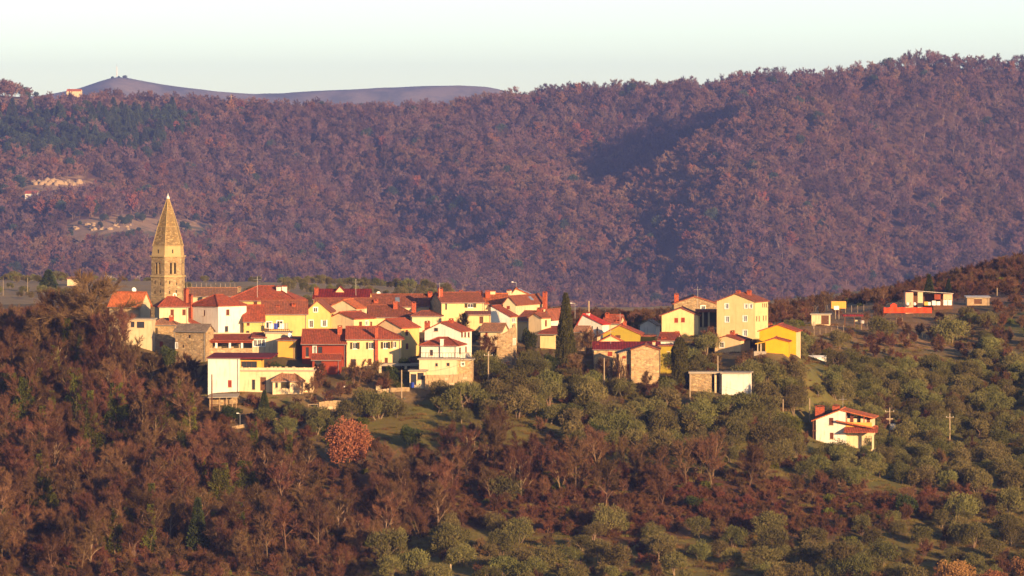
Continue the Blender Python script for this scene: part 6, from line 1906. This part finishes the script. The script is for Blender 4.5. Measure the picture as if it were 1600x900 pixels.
for c in single:
    lab, grp = c[6], c[7]
    if lab is None:
        lab, grp = (sets[1][0], sets[1][1]) if c[1] > 775 else ((sets[0][0], sets[0][1]) if c[1] > 560 else (sets[-1][0], sets[-1][1]))
    put(op, int(rng.integers(0, len(op))), (c[2], c[3], c[4] - .1), c[5], rng.uniform(0, 6.28), olive_label(c[0], c[1], c[5], lab), grp, c[5] * rng.uniform(.85, 1.08))
rest = [c for c in cand if id(c) not in sid]
if rest:
    mass('olive_grove', 'further olive trees of the grove reading as one grey green mass', [proto_pair(*OLIV[k], 'olive_%d' % k) for k in range(4)],
         [(c[2], c[3], c[4] - .1) for c in rest], rng.integers(0, 4, len(rest)), [c[5] for c in rest], rng.uniform(0, 6.28, len(rest)))

# --- single trees that stand out
def single_tree(name, pair, px, py, label, h_px=None, base_h=None, sc=1.0, rz=0.0, cat='tree', extra=None, Y=None, sxy=None, grp=None):
    g = ground_px(px, py) if Y is None else Vector(((px - 800) / F * Y, Y, gz((px - 800) / F * Y, Y)))
    if h_px: sc = h_px / (F / g.y) / base_h
    r = plant(name, pair, (g.x, g.y, g.z - .1), sxy or sc, rz, label, cat, grp, extra, sc)
    return r
CYP = spindle_mesh(501, 12.0, 1.62, 15000)
COLM = spindle_mesh(502, 8.0, 1.2, 10000, 'cypresslf', .34, .12, 'column')
CON = spindle_mesh(503, 5.0, 1.5, 3500, 'darkgreen', .4, .16, 'cone')
single_tree('cypress_tree', CYP, 884, 585, 'tall dark pointed cypress in the middle of the village', 123, 12.0, Y=899, sxy=.98)
single_tree('cypress_tree', COLM, 1062, 607, 'short blunt columnar cypress beside the olive green house', 80, 8.0, Y=884, sxy=1.0)
single_tree('bare_tree', BIG, 150, 575, 'big spreading leafless tree beside the long cream house', 140, 10.5, Y=912, sxy=1.65)
single_tree('bare_tree', BIG, 98, 590, 'second spreading leafless tree on the shoulder left of the big one', 125, 10.5, Y=916, sxy=1.3, rz=2.0)
single_tree('bare_tree', BARE[1], 196, 590, 'leafless tree in front of the low stone cottage below the tower', 80, 8.0, Y=900)
single_tree('bare_tree', BARE[3], 80, 600, 'leafless tree beside the big spreading tree on the wooded slope', 110, 9.0, Y=915)
for k, (qx, qy, hp, Yt) in enumerate(((188, 608, 86, 893), (212, 606, 74, 891), (236, 612, 70, 889), (286, 612, 62, 887), (172, 600, 92, 898), (308, 618, 56, 884))):
    single_tree('bare_tree', BARE[(k + 1) % 5], qx, qy, ('slender', 'forked', 'low', 'thin', 'tall', 'short')[k] + ' leafless tree standing before the annex, cottage and barn', hp, 8.2, Y=Yt, rz=k * .9, sxy=.8)
single_tree('oak_tree', OAK[0], 542, 742, 'rust orange oak keeping its dead leaves below the village terraces', 96, 7.2, sxy=1.12)
for k, (qx, qy, hp) in enumerate(IVYPOS):
    single_tree('ivy_tree', BARE[k % 3], qx, qy, 'leafless tree with a thick bright green ivy column ' + ('below the big spreading tree', 'at the edge of the wood', 'below the stone barn', 'deep in the upper wood', 'low beside the conical evergreen', 'among the bare trees below the lawn', 'under the grey roofed barn', 'on the lower slope', 'in the middle of the wood')[k], hp * 1.25, 8.0, sxy=1.0, extra=IVYB[k % 2], rz=k * 1.1)
single_tree('oak_tree', OAK[1], 1495, 915, 'rust orange oak at the foot of the olive grove', 62, 7.2, Y=772, sxy=.95)
single_tree('oak_tree', OAK[0], 1552, 925, 'lower rust orange oak beside the larger one in the grove', 52, 7.2, Y=770, sxy=.75)
single_tree('oak_tree', OAK[1], 1605, 905, 'rust orange oak at the edge of the olive grove', 60, 7.2, Y=776, sxy=.8)
single_tree('conifer', CON, 309, 862, 'small dark conical evergreen among the leafless trees', 82, 5.0, sxy=1.1)
single_tree('conifer', CON, 413, 650, 'little conical garden evergreen below the front white house', 34, 5.0, Y=864, sxy=.62)
single_tree('conifer', CON, 1452, 462, 'green conical evergreen behind the tool shed', 38, 5.0, Y=1088, sxy=.8)
single_tree('conifer', CON, 1482, 458, 'smaller green conical evergreen near the tool shed', 28, 5.0, Y=1092, sxy=.6)
single_tree('evergreen_bush', DOME, 1362, 642, 'bright green clipped round bush in the olive grove', 32, 2.8, sxy=.85, cat='bush')
single_tree('evergreen_bush', DOME, 1232, 684, 'dark green dome shaped bush beside the white chalet', 42, 2.8, sxy=1.25, cat='bush')
single_tree('evergreen_tree', EVER[0], 826, 562, 'dark evergreen tree beside the stone ruin', 52, 4.2, Y=902, sxy=.75)
single_tree('evergreen_bush', EVER[1], 612, 600, 'dark rounded bush below the concrete terrace', 28, 2.4, Y=877, sxy=.8, cat='bush')
single_tree('evergreen_bush', EVER[1], 632, 569, 'green shrub against the long yellow house', 18, 2.4, Y=884, sxy=.7, cat='bush')
single_tree('evergreen_tree', EVER[0], 436, 590, 'dark evergreen climbing over the terrace of the front white house', 42, 4.2, Y=880, sxy=1.15)
single_tree('evergreen_tree', EVER[0], 262, 575, 'dark evergreen in front of the low stone cottage', 42, 4.2, Y=896, sxy=.85)
single_tree('evergreen_tree', EVER[0], 1038, 622, 'shaded evergreen beside the front stone gable house', 32, 4.2, Y=879, sxy=.75)
single_tree('evergreen_tree', EVER[0], 860, 595, 'dark evergreen shrub at the foot of the tall cypress', 42, 4.2, Y=890, sxy=.8)
for k, (qx, qy, hp, lab) in enumerate(((640, 700, 40, 'evergreen bush next to the rust orange oak'), (215, 640, 50, 'dark evergreen among leafless trees below the barn'), (150, 640, 50, 'dark evergreen below the big spreading tree'),
                                    (60, 790, 44, 'dark evergreen low on the wooded slope'), (930, 700, 44, 'glossy evergreen bush beside the meadow'), (770, 690, 36, 'evergreen bush at the edge of the meadow'),
                                    (1085, 800, 28, 'evergreen bush inside the red bramble belt'), (1415, 805, 34, 'evergreen bush at the end of the red bramble belt'), (360, 660, 30, 'evergreen shrub below the garden shed'))):
    single_tree('evergreen_tree', EVER[k % 2], qx, qy, lab, hp, 4.2 if k % 2 == 0 else 2.4, sxy=1.0 if k % 2 == 0 else 1.2)
for k, (qx, qy, hp, Yt, lab) in enumerate(((556, 618, 46, 876, 'twisted leafless fruit tree in the garden below the long yellow house'), (500, 616, 40, 877, 'leafless shrub tree in front of the board cabin'),
                                        (582, 612, 36, 879, 'small leafless tree beside the concrete terrace'), (483, 625, 44, 868, 'leaning leafless tree beside the low cream hut'),
                                        (757, 560, 56, 893, 'leafless tree left of the stone ruin'), (822, 575, 42, 893, 'leafless shrub tree right of the stone ruin'), (848, 575, 40, 893, 'pale leafless tree below the yellow store'),
                                        (905, 610, 52, 888, 'reddish leafless tree at the foot of the tall cypress'), (942, 612, 50, 884, 'leafless thicket tree beside the utility pole'), (1010, 610, 34, 881, 'small leafless tree against the front stone gable'),
                                        (720, 522, 40, 925, 'leafless tree in the yard between the village roofs'), (920, 560, 46, 915, 'leafless tree behind the tall cypress'), (835, 620, 30, 880, 'leafless shrub tree above the olive terraces'))):
    single_tree('bare_tree', COPP[k % 3], qx, qy, lab, hp, 6.2, Y=Yt, rz=k * 1.3)
for k, (qx, hp) in enumerate(((958, 50), (964, 58), (970, 54), (977, 46))):
    single_tree('bare_tree', BARE[2], qx, 612, 'slim pale sapling in the clump before the narrow stone annex', hp, 9.0, Y=882 - k, sxy=.28, grp='saplings before the stone annex')
single_tree('conifer', CON, 76, 447, 'dark green conifer clump in the far fields left of the church', 34, 5.0, Y=1420, sxy=1.9)

# --- undergrowth, brambles and grass
BUSH = [bare_mesh(601 + i, 2.4, twigs=14, tl=.5, tw=.035, bark='bark', twigm='twig', limbs=9, spread=.7, fork=.05, sub=(3, 3), multi=3) for i in range(2)]
BRAM = [bare_mesh(611 + i, 2.0, twigs=18, tl=.5, tw=.04, bark='bark', twigm='redtwig', limbs=9, spread=.8, fork=.05, sub=(3, 3), multi=3) for i in range(2)]
LOWG = [clump_mesh(621, .9, 1.0, 700, 7, .2, .10, 'ivylf', 'bark', False, .4)]
X, Y = jitter_grid(-130, 175, 770, 1230, 2.1, rng)
Z = height(X, Y); px, py = proj(X, Y, Z)
inw, inb = inpoly(px, py, P_WOOD), inpoly(px, py, P_BRAMBLE)
ino = inpoly(px, py, P_OLIVE_UP) | inpoly(px, py, P_OLIVE_LOW)
scrub = inpoly(px, py, [(1400, 425), (2150, 320), (2150, 470), (1560, 465), (1500, 462), (1420, 466)]) | inpoly(px, py, [(1230, 478), (1420, 462), (1420, 478), (1250, 492)])
yard = inpoly(px, py, P_YARD) | inpoly(px, py, P_GARDEN) | inpoly(px, py, P_OLIVE_MID) | inpoly(px, py, [(330, 615), (640, 600), (640, 640), (400, 660), (330, 650)])
pr = np.where(yard, .6, 0)
pr = np.where(yard, pr, np.where(scrub, .55, np.where(inb, .9, np.where(inw, .72, np.where(ino, .10, .26)))))
pr = np.where(inpoly(px, py, P_MEADOW), .05, pr)
pr = np.where(inpoly(px, py, [(1262, 478), (1500, 468), (1480, 512), (1400, 520), (1270, 522)]), .05, pr)
ok = (rng.random(len(X)) < pr) & (px > -190) & (px < 2020) & free(X, Y, .6) & clear_view(X, Y, Z, np.full(len(X), 2.2), 1.0, .2)
X, Y, Z, inb, inw = X[ok], Y[ok], Z[ok], inb[ok], inw[ok]
k = rng.integers(0, 2, len(X))
k = np.where((inb & (rng.random(len(X)) < .62)) | (vnoise(X / 14, Y / 14, 41) > .2), 2 + k, k)
k = np.where(rng.random(len(X)) < np.where(inw, .08, .12), 4, k)
print('under', len(X))
mass('undergrowth', 'brown and red bramble thicket covering the slope', [proto_pair(*p, 'a%d_bush' % i) for i, p in enumerate(BUSH + BRAM + LOWG)], np.column_stack([X, Y, Z - .05]), k,
     rng.uniform(.45, 1.35, len(X)), rng.uniform(0, 6.28, len(X)))
# grass tufts
n = 160; r_ = np.random.default_rng(9)
Pt = np.column_stack([r_.normal(0, .33, n), r_.normal(0, .33, n), np.zeros(n)]); Dt = unit(np.column_stack([r_.normal(0, .4, n), r_.normal(0, .4, n), np.ones(n)]))
M['grass'] = foliage('dry_grass', (0.15, 0.12, 0.03), (0.20, 0.13, 0.05), .2, .35, hue=.04)
tuft = bpy.data.objects.new('tuft', mesh_np('tuft', leaf_tris(Pt, Dt, r_.uniform(.15, .42, n), .035, r_), None, M['grass'], 3))
X, Y = jitter_grid(-125, 160, 768, 1010, 1.3, rng)
Z = height(X, Y); px, py = proj(X, Y, Z)
pr = np.where(inpoly(px, py, P_OLIVE_LOW) | inpoly(px, py, P_MEADOW), .6, .38) * (vnoise(X / 6, Y / 6, 51) > -.18)
ok = (rng.random(len(X)) < pr) & (px > -190) & (px < 2020) & free(X, Y, .3)
mass('grass', 'dry winter grass between the olive trees', [tuft], np.column_stack([X, Y, Z - .02])[ok], np.zeros(ok.sum(), int), rng.uniform(.7, 1.6, ok.sum()), rng.uniform(0, 6.28, ok.sum()))
print('tufts', ok.sum())
# far groves and hedges in the fields beyond the village
X, Y = jitter_grid(-230, 10, 1230, 2350, 7.5, rng)
Z = height(X, Y); px, py = proj(X, Y, Z)
ok = (px > -120) & (px < 720) & (np.sin(Y / 14.0 + X / 60) > .1) & (vnoise(X / 40, Y / 40, 61) > -.1) & ((px > 440) | (px < 110) | (rng.random(len(X)) < .12)) & (rng.random(len(X)) < .7)
mass('far_groves', 'olive plots and hedges in the fields beyond the village', [proto_pair(*OLIV[k], 'far_olive_%d' % k) for k in range(3)], np.column_stack([X, Y, Z - .1])[ok], rng.integers(0, 3, ok.sum()),
     rng.uniform(.4, .85, ok.sum()), rng.uniform(0, 6.28, ok.sum()))

# ------------------------------------------------------------------ air
hz = MB(); hz.box(-6300, 6300, -700, 11600, -300, 215)
hm = bpy.data.materials.new('haze'); hm.use_nodes = True
nt = hm.node_tree
nt.nodes.remove(nt.nodes['Principled BSDF'])
pv = nt.nodes.new('ShaderNodeVolumePrincipled')
pv.inputs['Color'].default_value = (0.27, 0.39, 1.0, 1)
pv.inputs['Density'].default_value = 0.00007
pv.inputs['Anisotropy'].default_value = 0.1
nt.links.new(pv.outputs[0], nt.nodes['Material Output'].inputs['Volume'])
ho = hz.build('haze', hm)
tag(ho, 'thin bluish evening haze in the air', None, kind='stuff')
